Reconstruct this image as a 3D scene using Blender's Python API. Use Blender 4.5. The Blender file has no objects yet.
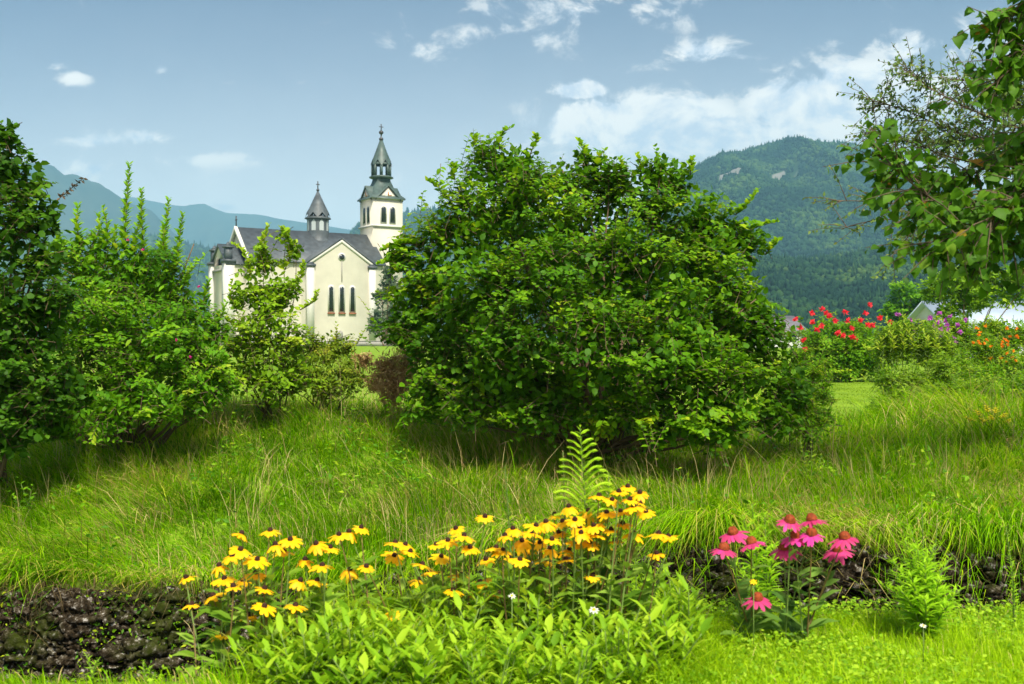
import bpy, math, random
import numpy as np
from mathutils import Vector
random.seed(7)
rng = np.random.default_rng(11)
sc = bpy.context.scene
col = sc.collection
R = math.radians

# ------------------------------------------------------------------ camera
FP = 995.0                      # focal length in pixels of the 1024 px frame
EYE = 1.3
cam = bpy.data.cameras.new('camera')
cam.lens = 36 * FP / 1024
cam.sensor_width = 36
cam.clip_start = 0.05
cam.clip_end = 40000
cam.dof.use_dof = True
cam.dof.focus_distance = 10.5
cam.dof.aperture_fstop = 5.0
co = bpy.data.objects.new('camera', cam)
co.location = (0, 0, EYE)
co.rotation_euler = (R(90) - math.atan(5 / FP), 0, 0)
col.objects.link(co)
sc.camera = co

# ------------------------------------------------------------------ light and sky
SUN_EL, SUN_AZ = 55.0, 158.0    # azimuth clockwise from +Y (the view direction)
SKY_STRENGTH = 0.115
SUN_STRENGTH = 3.9
sc.view_settings.view_transform = 'Standard'
sc.view_settings.look = 'None'
sc.view_settings.gamma = 1
sc.view_settings.use_curve_mapping = False
sc.view_settings.exposure = 1.15

sd = Vector((math.sin(R(SUN_AZ)) * math.cos(R(SUN_EL)), math.cos(R(SUN_AZ)) * math.cos(R(SUN_EL)), math.sin(R(SUN_EL))))
sl = bpy.data.lights.new('sun', 'SUN')
sl.energy = SUN_STRENGTH
sl.angle = R(12)
sl.color = (1.0, 0.93, 0.78)
so = bpy.data.objects.new('sun', sl)
so.rotation_euler = sd.to_track_quat('Z', 'Y').to_euler()
so.location = (0, 0, 30)
col.objects.link(so)

w = bpy.data.worlds.new('World')
sc.world = w
w.use_nodes = True
nt = w.node_tree
nt.nodes.clear()
def N(t, **k):
    n = nt.nodes.new(t)
    for a, b in k.items(): setattr(n, a, b)
    return n
def lk(a, b): nt.links.new(a, b)
def M(op, a, b=None, c=None, clamp=False):
    n = N('ShaderNodeMath', operation=op); n.use_clamp = clamp
    for i, v in enumerate((a, b, c)):
        if v is None: continue
        if hasattr(v, 'is_output'): lk(v, n.inputs[i])
        else: n.inputs[i].default_value = v
    return n.outputs[0]
sky = N('ShaderNodeTexSky', sky_type='NISHITA')
sky.sun_disc = False
sky.sun_elevation = R(SUN_EL)
sky.sun_rotation = R(SUN_AZ)
sky.altitude = 500
sky.air_density = 1.0
sky.dust_density = 2.2
sky.ozone_density = 2.0
bg = N('ShaderNodeBackground'); bg.inputs[1].default_value = SKY_STRENGTH
tint = N('ShaderNodeMixRGB', blend_type='MULTIPLY'); tint.inputs[0].default_value = 1; lk(sky.outputs[0], tint.inputs[1]); tint.inputs[2].default_value = (.13, .20, .29, 1)
lk(tint.outputs[0], bg.inputs[0])
geo = N('ShaderNodeTexCoord')
sep = N('ShaderNodeSeparateXYZ'); lk(geo.outputs['Generated'], sep.inputs[0])
yy = M('MAXIMUM', sep.outputs[1], 0.05)
U = M('DIVIDE', sep.outputs[0], yy); V = M('DIVIDE', sep.outputs[2], yy)
comb = N('ShaderNodeCombineXYZ'); lk(U, comb.inputs[0]); lk(M('MULTIPLY', V, 1.35), comb.inputs[1])
def noise(scale, detail, rough, vec, dist=0.0):
    n = N('ShaderNodeTexNoise'); n.inputs['Scale'].default_value = scale; n.inputs['Detail'].default_value = detail
    n.inputs['Roughness'].default_value = rough; n.inputs['Distortion'].default_value = dist
    lk(vec, n.inputs['Vector']); return n.outputs[0]
n1 = noise(15, 10, 0.62, comb.outputs[0], 0.4)
off = N('ShaderNodeVectorMath', operation='ADD'); lk(comb.outputs[0], off.inputs[0]); off.inputs[1].default_value = (-0.012, 0.022, 0)
n2 = noise(15, 10, 0.62, off.outputs[0], 0.4)
CL = [(640, 132, 95, 34, 1.8), (600, 115, 50, 20, 1.4), (690, 118, 50, 22, 1.3), (725, 142, 80, 22, 1.4), (825, 108, 70, 30, 1.8), (880, 90, 80, 30, 1.4), (800, 135, 90, 22, 1.0),
      (600, 12, 150, 26, .72), (510, 36, 110, 18, .66), (430, 50, 70, 13, .6), (640, 20, 60, 12, .7), (960, 50, 110, 24, 1.0), (705, 54, 50, 16, .95), (640, 70, 60, 10, .5), (579, 91, 30, 10, 1.5),
      (55, 64, 18, 7, .9), (75, 79, 18, 8, .95), (160, 72, 13, 7, .9), (148, 138, 28, 9, 1.0), (95, 142, 55, 9, .8), (92, 170, 30, 12, 1.1), (205, 160, 65, 9, .8),
      (295, 177, 16, 5, .7), (222, 208, 24, 6, .8), (260, 82, 70, 5, .5), (330, 205, 90, 8, .45), (420, 195, 60, 22, .5), (1060, 120, 90, 45, .9), (-120, 120, 80, 25, 1.0), (1250, 60, 120, 30, .9)]
def mask(dv):
    tot = None
    for (px, py, rx, ry, s) in CL:
        a = M('MULTIPLY', M('SUBTRACT', U, (px - 512) / FP), FP / rx)
        b = M('MULTIPLY', M('SUBTRACT', M('ADD', V, dv), (337 - py) / FP), FP / ry)
        r2 = M('ADD', M('MULTIPLY', a, a), M('MULTIPLY', b, b))
        g = M('MULTIPLY', M('EXPONENT', M('MULTIPLY', r2, -0.7)), s)
        tot = g if tot is None else M('MAXIMUM', tot, g)
    return tot
m0 = mask(0.0)
dens = M('ADD', m0, M('MULTIPLY', M('SUBTRACT', n1, 0.5), 3.6))
cov = N('ShaderNodeMapRange', interpolation_type='SMOOTHSTEP'); lk(dens, cov.inputs[0])
cov.inputs[1].default_value = 0.50; cov.inputs[2].default_value = 1.0
veil = M('MULTIPLY', cov.outputs[0], M('MULTIPLY_ADD', m0, 1.1, 0.08), clamp=True)
front = M('GREATER_THAN', sep.outputs[1], 0.06)
mist = M('MULTIPLY', M('EXPONENT', M('MULTIPLY', M('MAXIMUM', V, 0.0), -8.5)), 2.5)
mist = M('MINIMUM', M('MULTIPLY', mist, M('MULTIPLY_ADD', n1, 0.25, 0.875)), 0.92)
veil = M('MULTIPLY', veil, front, clamp=True)
mist = M('MULTIPLY', mist, front, clamp=True)
# unseen broken cloud added behind the viewer for soft light on camera-facing surfaces
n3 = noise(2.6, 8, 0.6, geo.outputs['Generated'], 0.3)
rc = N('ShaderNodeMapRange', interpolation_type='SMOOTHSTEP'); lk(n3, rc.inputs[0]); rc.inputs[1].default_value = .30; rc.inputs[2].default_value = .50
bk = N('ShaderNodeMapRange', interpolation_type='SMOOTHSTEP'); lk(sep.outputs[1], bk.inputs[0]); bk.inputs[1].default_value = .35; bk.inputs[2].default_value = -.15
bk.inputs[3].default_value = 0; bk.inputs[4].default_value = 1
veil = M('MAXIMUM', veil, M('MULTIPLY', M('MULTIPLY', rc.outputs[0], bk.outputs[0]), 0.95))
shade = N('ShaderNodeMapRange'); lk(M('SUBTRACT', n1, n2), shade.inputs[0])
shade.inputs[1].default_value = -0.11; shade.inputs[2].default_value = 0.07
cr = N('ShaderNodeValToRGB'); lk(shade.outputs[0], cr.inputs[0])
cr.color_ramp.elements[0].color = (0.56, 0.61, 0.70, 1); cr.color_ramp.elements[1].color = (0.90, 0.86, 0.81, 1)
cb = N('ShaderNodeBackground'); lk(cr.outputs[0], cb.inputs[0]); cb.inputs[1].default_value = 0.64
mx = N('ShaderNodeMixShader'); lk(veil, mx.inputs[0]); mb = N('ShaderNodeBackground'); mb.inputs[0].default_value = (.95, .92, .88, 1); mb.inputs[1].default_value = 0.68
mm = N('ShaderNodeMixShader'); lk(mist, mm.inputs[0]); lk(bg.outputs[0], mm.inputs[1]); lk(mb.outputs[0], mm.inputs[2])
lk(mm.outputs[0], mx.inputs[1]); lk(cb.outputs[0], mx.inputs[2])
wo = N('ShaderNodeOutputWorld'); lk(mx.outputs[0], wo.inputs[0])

# ------------------------------------------------------------------ helpers
def P(px, py, d):
    return np.array(((px - 512) / FP * d, d, EYE - (py - 337) / FP * d))
def hash2(ix, iy, seed):
    h = (ix.astype(np.int64) * 374761393 + iy.astype(np.int64) * 668265263 + seed * 1442695041) & 0xffffffff
    h = ((h ^ (h >> 13)) * 1274126177) & 0xffffffff
    return ((h ^ (h >> 16)) & 0xffff) / 65535.0
def vn(x, y, seed=0):
    x = np.asarray(x, float); y = np.asarray(y, float)
    ix = np.floor(x); iy = np.floor(y); fx = x - ix; fy = y - iy
    fx = fx * fx * (3 - 2 * fx); fy = fy * fy * (3 - 2 * fy)
    a = hash2(ix, iy, seed); b = hash2(ix + 1, iy, seed); c = hash2(ix, iy + 1, seed); d = hash2(ix + 1, iy + 1, seed)
    return (a * (1 - fx) + b * fx) * (1 - fy) + (c * (1 - fx) + d * fx) * fy
def fbm(x, y, seed=0, o=4):
    s = 0; a = .5
    for i in range(o):
        s = s + a * vn(np.asarray(x) * 2 ** i, np.asarray(y) * 2 ** i, seed + i * 17); a *= .5
    return s
def sm(t):
    t = np.clip(t, 0, 1); return t * t * (3 - 2 * t)
def unit(a):
    return a / np.maximum(np.linalg.norm(a, axis=-1, keepdims=True), 1e-9)

ORIG = {}
def thing(name, loc, label, cat, group=None):
    o = bpy.data.objects.new(name, None); o.empty_display_size = .1
    col.objects.link(o); o.location = tuple(float(v) for v in loc); ORIG[o.name] = np.array(loc, float)
    o['label'] = label; o['category'] = cat
    if group: o['group'] = group
    return o
def tag(o, label=None, cat=None, group=None, kind=None):
    if label: o['label'] = label
    if cat: o['category'] = cat
    if group: o['group'] = group
    if kind: o['kind'] = kind
    return o
class G:
    """collects polygons, builds ONE mesh object"""
    def __init__(s): s.v = []; s.f3 = []; s.f4 = []; s.r = []; s.n = 0
    def add(s, v, f3=None, f4=None, rnd=0.5):
        v = np.asarray(v, float).reshape(-1, 3)
        s.v.append(v); s.r.append(np.broadcast_to(np.asarray(rnd, float), (len(v),)))
        if f3 is not None and len(f3): s.f3.append(np.asarray(f3, int) + s.n)
        if f4 is not None and len(f4): s.f4.append(np.asarray(f4, int) + s.n)
        s.n += len(v)
    def build(s, name, mat, parent=None, smooth=False, origin=None):
        me = bpy.data.meshes.new(name)
        v = np.concatenate(s.v)
        if parent is not None: off = ORIG[parent.name]
        elif origin is not None: off = np.array(origin, float)
        else: off = np.zeros(3)
        v = v - off
        f3 = np.concatenate(s.f3) if s.f3 else np.zeros((0, 3), int)
        f4 = np.concatenate(s.f4) if s.f4 else np.zeros((0, 4), int)
        me.vertices.add(len(v)); me.vertices.foreach_set('co', v.astype(np.float32).ravel())
        loops = np.concatenate([f3.ravel(), f4.ravel()]).astype(np.int32)
        me.loops.add(len(loops)); me.loops.foreach_set('vertex_index', loops)
        nf = len(f3) + len(f4)
        st = np.concatenate([np.arange(len(f3)) * 3, len(f3) * 3 + np.arange(len(f4)) * 4]).astype(np.int32)
        me.polygons.add(nf); me.polygons.foreach_set('loop_start', st)
        if smooth: me.polygons.foreach_set('use_smooth', np.ones(nf, bool))
        me.update(calc_edges=True)
        at = me.attributes.new('rnd', 'FLOAT', 'POINT'); at.data.foreach_set('value', np.concatenate(s.r).astype(np.float32))
        me.materials.append(mat)
        o = bpy.data.objects.new(name, me); col.objects.link(o)
        if parent is not None: o.parent = parent; ORIG[o.name] = off
        else:
            ORIG[o.name] = off
            if origin is not None: o.location = tuple(float(q) for q in origin)
        return o
def tube(g, pts, rad, n=6, rnd=0.5, cap=True):
    pts = np.asarray(pts, float); m = len(pts); rad = np.broadcast_to(rad, (m,))
    t = unit(np.gradient(pts, axis=0))
    ref = np.array((0.13, 0.2, 0.97)) if abs(t[0][2]) < .9 else np.array((1, .1, 0.))
    a = unit(np.cross(t, ref)); b = np.cross(t, a)
    th = np.arange(n) * 2 * math.pi / n
    v = pts[:, None] + rad[:, None, None] * (np.cos(th)[None, :, None] * a[:, None] + np.sin(th)[None, :, None] * b[:, None])
    f = [[i * n + j, i * n + (j + 1) % n, (i + 1) * n + (j + 1) % n, (i + 1) * n + j] for i in range(m - 1) for j in range(n)]
    v = v.reshape(-1, 3); f3 = []
    if cap:
        v = np.vstack([v, pts[0], pts[-1]]); k = m * n
        f3 = [[k, (j + 1) % n, j] for j in range(n)] + [[k + 1, (m - 1) * n + j, (m - 1) * n + (j + 1) % n] for j in range(n)]
    g.add(v, f3, f, rnd)
def tubes3(g, A, B, C, r0, r1, rnd):
    """many thin 3-sided 2-segment twigs at once"""
    A, B, C = map(np.asarray, (A, B, C)); k = len(A)
    if not k: return
    t = unit(C - A); a = unit(np.cross(t, np.array((.3, .2, .93)))); b = np.cross(t, a)
    V = []
    for p, r in ((A, r0), (B, (r0 + r1) / 2), (C, r1)):
        for q in range(3):
            th = q * 2.094
            V.append(p + np.asarray(r).reshape(-1, 1) * (a * math.cos(th) + b * math.sin(th)))
    V = np.stack(V, 1).reshape(-1, 3)
    base = np.array([[i * 3 + j, i * 3 + (j + 1) % 3, (i + 1) * 3 + (j + 1) % 3, (i + 1) * 3 + j] for i in range(2) for j in range(3)])
    f = (base[None] + (np.arange(k) * 9)[:, None, None]).reshape(-1, 4)
    g.add(V, None, f, np.repeat(np.broadcast_to(rnd, (k,)), 9))
# leaf templates: (x across, y along, z out of plane)
T_OV = (np.array([(0, 0, 0), (0, .35, -.04), (0, .7, -.07), (0, 1, -.20), (-.5, .28, .03), (-.42, .68, -.02), (.5, .28, .03), (.42, .68, -.02)]),
        np.array([(0, 1, 4), (2, 3, 5), (0, 6, 1), (2, 7, 3)]), np.array([(1, 2, 5, 4), (1, 6, 7, 2)]))
T_LOW = (np.array([(0, 0, 0), (-.5, .42, .05), (0, 1, -.15), (.5, .42, .05)]), np.array([(0, 2, 1), (0, 3, 2)]), np.zeros((0, 4), int))
T_LAN = (np.array([(0, 0, 0), (0, .5, .05), (0, 1, -.15), (-.5, .4, .08), (.5, .4, .08)]), np.array([(0, 1, 3), (1, 2, 3), (0, 4, 1), (1, 4, 2)]), np.zeros((0, 4), int))
def leaves(g, Pp, A, Nn, L, W, rnd, T=T_OV):
    k = len(Pp)
    if k == 0: return
    A = unit(A); S = unit(np.cross(A, Nn)); Nn = np.cross(S, A)
    tv, t3, t4 = T; m = len(tv)
    L = np.broadcast_to(L, (k,)); W = np.broadcast_to(W, (k,))
    v = Pp[:, None] + A[:, None] * (L[:, None] * tv[None, :, 1])[..., None] + S[:, None] * (W[:, None] * tv[None, :, 0])[..., None] + Nn[:, None] * (L[:, None] * tv[None, :, 2])[..., None]
    o = (np.arange(k) * m)[:, None, None]
    g.add(v, (t3[None] + o).reshape(-1, 3), (t4[None] + o).reshape(-1, 4) if len(t4) else None, np.repeat(np.broadcast_to(rnd, (k,)), m))
def blades(g, p, h, lean, wd, rnd, droop=.35, nseg=3):
    """grass blades: p (k,3), h (k,), lean (k,2) horizontal travel as a fraction of h"""
    k = len(p); ts = np.linspace(0, 1, nseg + 1)
    ln = np.concatenate([lean, np.zeros((k, 1))], 1)
    side = unit(np.cross(unit(ln + 1e-4), np.array((0, 0, 1.))) + rng.normal(0, .5, (k, 3)) * np.array((1, 1, .1)))
    droop = np.broadcast_to(droop, (k,))
    V = []
    for i, t in enumerate(ts):
        c = p + np.array((0, 0, 1.)) * (h * (t * 1.15 - droop * t ** 2.2))[:, None] + ln * (h * t ** 1.7)[:, None]
        if i < nseg:
            ww = (wd * (1 - .55 * t) * .5)[:, None]
            V += [c - side * ww, c + side * ww]
        else: V.append(c)
    m = len(V); V = np.stack(V, 1).reshape(-1, 3); o = (np.arange(k) * m)[:, None, None]
    q = np.array([(2 * i, 2 * i + 1, 2 * i + 3, 2 * i + 2) for i in range(nseg - 1)])
    t3 = np.array([(2 * nseg - 2, 2 * nseg - 1, 2 * nseg)])
    g.add(V, (t3[None] + o).reshape(-1, 3), (q[None] + o).reshape(-1, 4), np.repeat(rnd, m))
def box(g, c, s, rz=0, rnd=.5, taper=1.0):
    x, y, z = s[0] / 2, s[1] / 2, s[2] / 2
    v = np.array([(-x, -y, -z), (x, -y, -z), (x, y, -z), (-x, y, -z), (-x * taper, -y * taper, z), (x * taper, -y * taper, z), (x * taper, y * taper, z), (-x * taper, y * taper, z)])
    if rz:
        cz, szn = math.cos(rz), math.sin(rz); v = np.stack([v[:, 0] * cz - v[:, 1] * szn, v[:, 0] * szn + v[:, 1] * cz, v[:, 2]], 1)
    g.add(v + np.array(c), None, [(3, 2, 1, 0), (4, 5, 6, 7), (0, 1, 5, 4), (1, 2, 6, 5), (2, 3, 7, 6), (3, 0, 4, 7)], rnd)
# ------------------------------------------------------------------ materials
def mat(name):
    m = bpy.data.materials.new(name); m.use_nodes = True; t = m.node_tree
    b = t.nodes['Principled BSDF']; return m, t, b
def simple(name, c, rough=.7, spec=.3, var=.12, scale=3.0, metal=0, bump=0):
    m, t, b = mat(name)
    tc = t.nodes.new('ShaderNodeTexCoord'); n = t.nodes.new('ShaderNodeTexNoise'); n.inputs['Scale'].default_value = scale; n.inputs['Detail'].default_value = 6
    t.links.new(tc.outputs['Object'], n.inputs['Vector'])
    r = t.nodes.new('ShaderNodeValToRGB'); t.links.new(n.outputs[0], r.inputs[0])
    r.color_ramp.elements[0].position = .3; r.color_ramp.elements[1].position = .7
    r.color_ramp.elements[0].color = tuple(x * (1 - var) for x in c) + (1,); r.color_ramp.elements[1].color = tuple(min(1, x * (1 + var)) for x in c) + (1,)
    t.links.new(r.outputs[0], b.inputs['Base Color'])
    b.inputs['Roughness'].default_value = rough; b.inputs['Specular IOR Level'].default_value = spec; b.inputs['Metallic'].default_value = metal
    if bump:
        bp = t.nodes.new('ShaderNodeBump'); bp.inputs['Strength'].default_value = bump; t.links.new(n.outputs[0], bp.inputs['Height']); t.links.new(bp.outputs[0], b.inputs['Normal'])
    return m
def leafmat(name, stops, rough=.55, tr=.38, spec=.16, patch=0.0, pscale=1.2):
    """colour from each leaf's own random number, optionally drifting over the plant"""
    m, t, b = mat(name)
    a = t.nodes.new('ShaderNodeAttribute'); a.attribute_name = 'rnd'
    r = t.nodes.new('ShaderNodeValToRGB'); el = r.color_ramp.elements
    el[0].position, el[0].color = stops[0][0], tuple(stops[0][1]) + (1,)
    el[1].position, el[1].color = stops[-1][0], tuple(stops[-1][1]) + (1,)
    for p_, c_ in stops[1:-1]:
        e = el.new(p_); e.color = tuple(c_) + (1,)
    if patch:
        tc = t.nodes.new('ShaderNodeTexCoord'); n = t.nodes.new('ShaderNodeTexNoise'); n.inputs['Scale'].default_value = pscale; n.inputs['Detail'].default_value = 3
        t.links.new(tc.outputs['Object'], n.inputs['Vector'])
        q = t.nodes.new('ShaderNodeMath'); q.operation = 'MULTIPLY_ADD'; t.links.new(n.outputs[0], q.inputs[0]); q.inputs[1].default_value = patch; q.inputs[2].default_value = -patch / 2
        q2 = t.nodes.new('ShaderNodeMath'); q2.operation = 'ADD'; q2.use_clamp = True; t.links.new(q.outputs[0], q2.inputs[0]); t.links.new(a.outputs['Fac'], q2.inputs[1])
        t.links.new(q2.outputs[0], r.inputs[0])
    else: t.links.new(a.outputs['Fac'], r.inputs[0])
    t.links.new(r.outputs[0], b.inputs['Base Color'])
    b.inputs['Roughness'].default_value = rough; b.inputs['Specular IOR Level'].default_value = spec
    tl = t.nodes.new('ShaderNodeBsdfTranslucent'); hs = t.nodes.new('ShaderNodeHueSaturation'); hs.inputs['Hue'].default_value = .485; hs.inputs['Value'].default_value = 1.5
    t.links.new(r.outputs[0], hs.inputs['Color']); t.links.new(hs.outputs[0], tl.inputs['Color'])
    ms = t.nodes.new('ShaderNodeMixShader'); ms.inputs[0].default_value = tr
    t.links.new(b.outputs[0], ms.inputs[1]); t.links.new(tl.outputs[0], ms.inputs[2])
    t.links.new(ms.outputs[0], t.nodes['Material Output'].inputs['Surface'])
    return m
m_bark = simple('bark', (.10, .075, .05), .9, .1, .35, 14, bump=.4)
m_twig = simple('twig', (.13, .09, .055), .85, .1, .3, 10)
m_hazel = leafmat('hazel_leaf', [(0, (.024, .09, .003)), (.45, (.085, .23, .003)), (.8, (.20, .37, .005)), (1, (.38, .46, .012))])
m_darkleaf = leafmat('dark_leaf', [(0, (.025, .085, .004)), (.6, (.06, .17, .005)), (1, (.13, .26, .010))])
m_weig = leafmat('weigela_leaf', [(0, (.04, .14, .004)), (.5, (.11, .29, .005)), (.85, (.22, .41, .010)), (1, (.36, .47, .02))])
m_light = leafmat('light_leaf', [(0, (.09, .20, .006)), (.5, (.21, .38, .008)), (1, (.40, .50, .03))])
m_yshrub = leafmat('yellow_shrub_leaf', [(0, (.08, .16, .008)), (.6, (.20, .30, .015)), (1, (.40, .38, .04))])
m_tall = leafmat('tall_weed_leaf', [(0, (.10, .22, .008)), (.6, (.24, .40, .012)), (1, (.46, .48, .06))])
m_gyel = leafmat('goldenrod_bloom', [(0, (.75, .62, .01)), (1, (.88, .78, .03))], tr=.2)
m_root = leafmat('root', [(0, (.05, .035, .018)), (.7, (.16, .12, .05)), (1, (.34, .28, .14))], tr=.1, spec=.05)
m_grey = leafmat('grey_leaf', [(0, (.07, .12, .06)), (1, (.16, .21, .12))])
m_dry = leafmat('dry_leaf', [(0, (.22, .14, .05)), (.6, (.46, .30, .13)), (1, (.6, .48, .22))], tr=.2)
m_linden = leafmat('linden_leaf', [(0, (.030, .10, .006)), (.6, (.085, .21, .008)), (.93, (.18, .30, .02)), (1, (.36, .17, .02))])
m_apple = leafmat('apple_leaf', [(0, (.06, .12, .03)), (.6, (.13, .22, .05)), (1, (.24, .28, .06))])
m_gcov = leafmat('broad_leaf', [(0, (.12, .26, .008)), (.5, (.24, .44, .012)), (1, (.40, .56, .03))], tr=.4)
m_rleaf = leafmat('rudbeckia_leaf', [(0, (.08, .18, .012)), (.5, (.17, .31, .02)), (1, (.28, .42, .06))])
m_eleaf = leafmat('coneflower_leaf', [(0, (.06, .15, .02)), (1, (.18, .31, .05))])
m_gold = leafmat('goldenrod_leaf', [(0, (.17, .36, .010)), (.6, (.32, .56, .015)), (1, (.48, .66, .05))], tr=.4)
m_grass = leafmat('bank_grass', [(0, (.05, .16, .001)), (.35, (.16, .39, .001)), (.62, (.29, .55, .002)), (.80, (.42, .56, .010)), (.93, (.48, .40, .09)), (1, (.56, .44, .18))], rough=.7, tr=.32, spec=.06, patch=.55, pscale=.9)
m_fgrass = leafmat('front_grass', [(0, (.17, .33, .004)), (.6, (.34, .54, .006)), (.93, (.42, .56, .02)), (1, (.55, .48, .16))], rough=.7, tr=.4, spec=.06)
m_lawn = leafmat('lawn_grass', [(0, (.14, .25, .008)), (1, (.26, .38, .015))], tr=.3)
m_stem = simple('green_stem', (.13, .2, .04), .6, .3, .25, 20)
m_rstem = simple('reddish_stem', (.16, .11, .035), .6, .3, .3, 20)
m_yel = leafmat('yellow_petal', [(0, (.82, .42, .003)), (.5, (.87, .53, .004)), (1, (.89, .62, .012))], rough=.5, tr=.25, spec=.2)
m_cone = simple('dark_cone', (.035, .012, .008), .8, .2, .4, 90)
m_pink = leafmat('pink_petal', [(0, (.42, .03, .11)), (.5, (.62, .055, .20)), (1, (.72, .05, .42))], rough=.5, tr=.3, spec=.2)
m_ocone = simple('orange_cone', (.22, .04, .010), .75, .2, .5, 120)
m_red = leafmat('red_petal', [(0, (.65, .015, .02)), (1, (.8, .08, .09))])
m_purple = leafmat('purple_petal', [(0, (.4, .08, .45)), (1, (.6, .16, .5))])
m_orange = leafmat('orange_petal', [(0, (.75, .2, .01)), (1, (.85, .4, .02))])

# ------------------------------------------------------------------ ground
def lipz(x): return -.50 + .30 * sm((np.asarray(x) + 1.8) / 3.2)
def lipy(x): return 7.2 + .35 * (vn(np.asarray(x) * .55, 3.3, 5) - .5)
def edge(x): return 3.50 + .87 * sm((np.asarray(x) + 1.25) / .9)
def mound(x, y):
    return .38 * np.exp(-((x + 2.2) / 2.2) ** 2 - ((y - 11.8) / 1.6) ** 2) + .2 * np.exp(-((x + 6) / 2.5) ** 2 - ((y - 11.5) / 2) ** 2) + .22 * np.exp(-((x - 5.6) / 1.5) ** 2 - ((y - 11.8) / 1.7) ** 2)
def H(x, y):
    x = np.asarray(x, float); y = np.asarray(y, float)
    top = mound(x, y) + .05 * (fbm(x * .5, y * .5, 3) - .5)
    ly = lipy(x); lz = lipz(x)
    t = sm((y - ly) / 3.6)
    far = lz * (1 - t) + top * t + (.16 * (fbm(x * 1.3, y * 1.3, 9) - .5) + .12 * (vn(x * 2.6, y * 2.6, 15) - .5)) * (y < 14)
    e = edge(x)
    near = .08 + .03 * (fbm(x * 2, y * 2, 4) - .5)
    nb = near + (-1.3 - near) * sm((y - e) / .6)
    wl = np.clip((y - (ly - .12)) / .12, 0, 1)
    return np.where(y < 5.6, nb, -1.3 * (1 - wl) + far * wl)
xs = np.concatenate([-np.geomspace(8.2, 7000, 46)[::-1], np.arange(-8, 8.01, .1), np.geomspace(8.2, 7000, 46)])
ys = np.concatenate([[-250, -100, -40, -15, -6, -2, 0, 1, 2, 2.5], np.arange(3, 14, .1), np.geomspace(14.1, 9000, 90)])
X, Y = np.meshgrid(xs, ys)
Z = H(X, Y)
g = G(); nx = len(xs); ny = len(ys)
idx = np.arange(nx * ny).reshape(ny, nx)
f = np.stack([idx[:-1, :-1], idx[:-1, 1:], idx[1:, 1:], idx[1:, :-1]], -1).reshape(-1, 4)
g.add(np.stack([X, Y, Z], -1), None, f)
m_ground, t, b = mat('ground')
tc = t.nodes.new('ShaderNodeTexCoord'); n = t.nodes.new('ShaderNodeTexNoise'); n.inputs['Scale'].default_value = 1.4; n.inputs['Detail'].default_value = 8
t.links.new(tc.outputs['Object'], n.inputs['Vector'])
r = t.nodes.new('ShaderNodeValToRGB'); r.color_ramp.elements[0].position = .3; r.color_ramp.elements[1].position = .7
r.color_ramp.elements[0].color = (.11, .20, .012, 1); r.color_ramp.elements[1].color = (.20, .31, .020, 1); t.links.new(n.outputs[0], r.inputs[0])
ge = t.nodes.new('ShaderNodeNewGeometry'); sx = t.nodes.new('ShaderNodeSeparateXYZ'); t.links.new(ge.outputs['Normal'], sx.inputs[0])
mr = t.nodes.new('ShaderNodeMapRange'); mr.inputs[1].default_value = .6; mr.inputs[2].default_value = .9; t.links.new(sx.outputs[2], mr.inputs[0])
mc = t.nodes.new('ShaderNodeMixRGB'); mc.inputs[1].default_value = (.035, .024, .012, 1); t.links.new(mr.outputs[0], mc.inputs[0]); t.links.new(r.outputs[0], mc.inputs[2])
t.links.new(mc.outputs[0], b.inputs['Base Color']); b.inputs['Roughness'].default_value = .95; b.inputs['Specular IOR Level'].default_value = .1
tag(g.build('ground', m_ground, smooth=True), kind='structure')
m_water, t, b = mat('water'); b.inputs['Base Color'].default_value = (.02, .025, .015, 1); b.inputs['Roughness'].default_value = .08
tc = t.nodes.new('ShaderNodeTexCoord'); n = t.nodes.new('ShaderNodeTexNoise'); n.inputs['Scale'].default_value = 6
t.links.new(tc.outputs['Object'], n.inputs['Vector']); bp = t.nodes.new('ShaderNodeBump'); bp.inputs['Strength'].default_value = .2
t.links.new(n.outputs[0], bp.inputs['Height']); t.links.new(bp.outputs[0], b.inputs['Normal'])
g = G(); g.add([(-60, 4, -1.2), (60, 4, -1.2), (60, 7.3, -1.2), (-60, 7.3, -1.2)], None, [(0, 1, 2, 3)])
tag(g.build('water', m_water), kind='structure')

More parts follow.
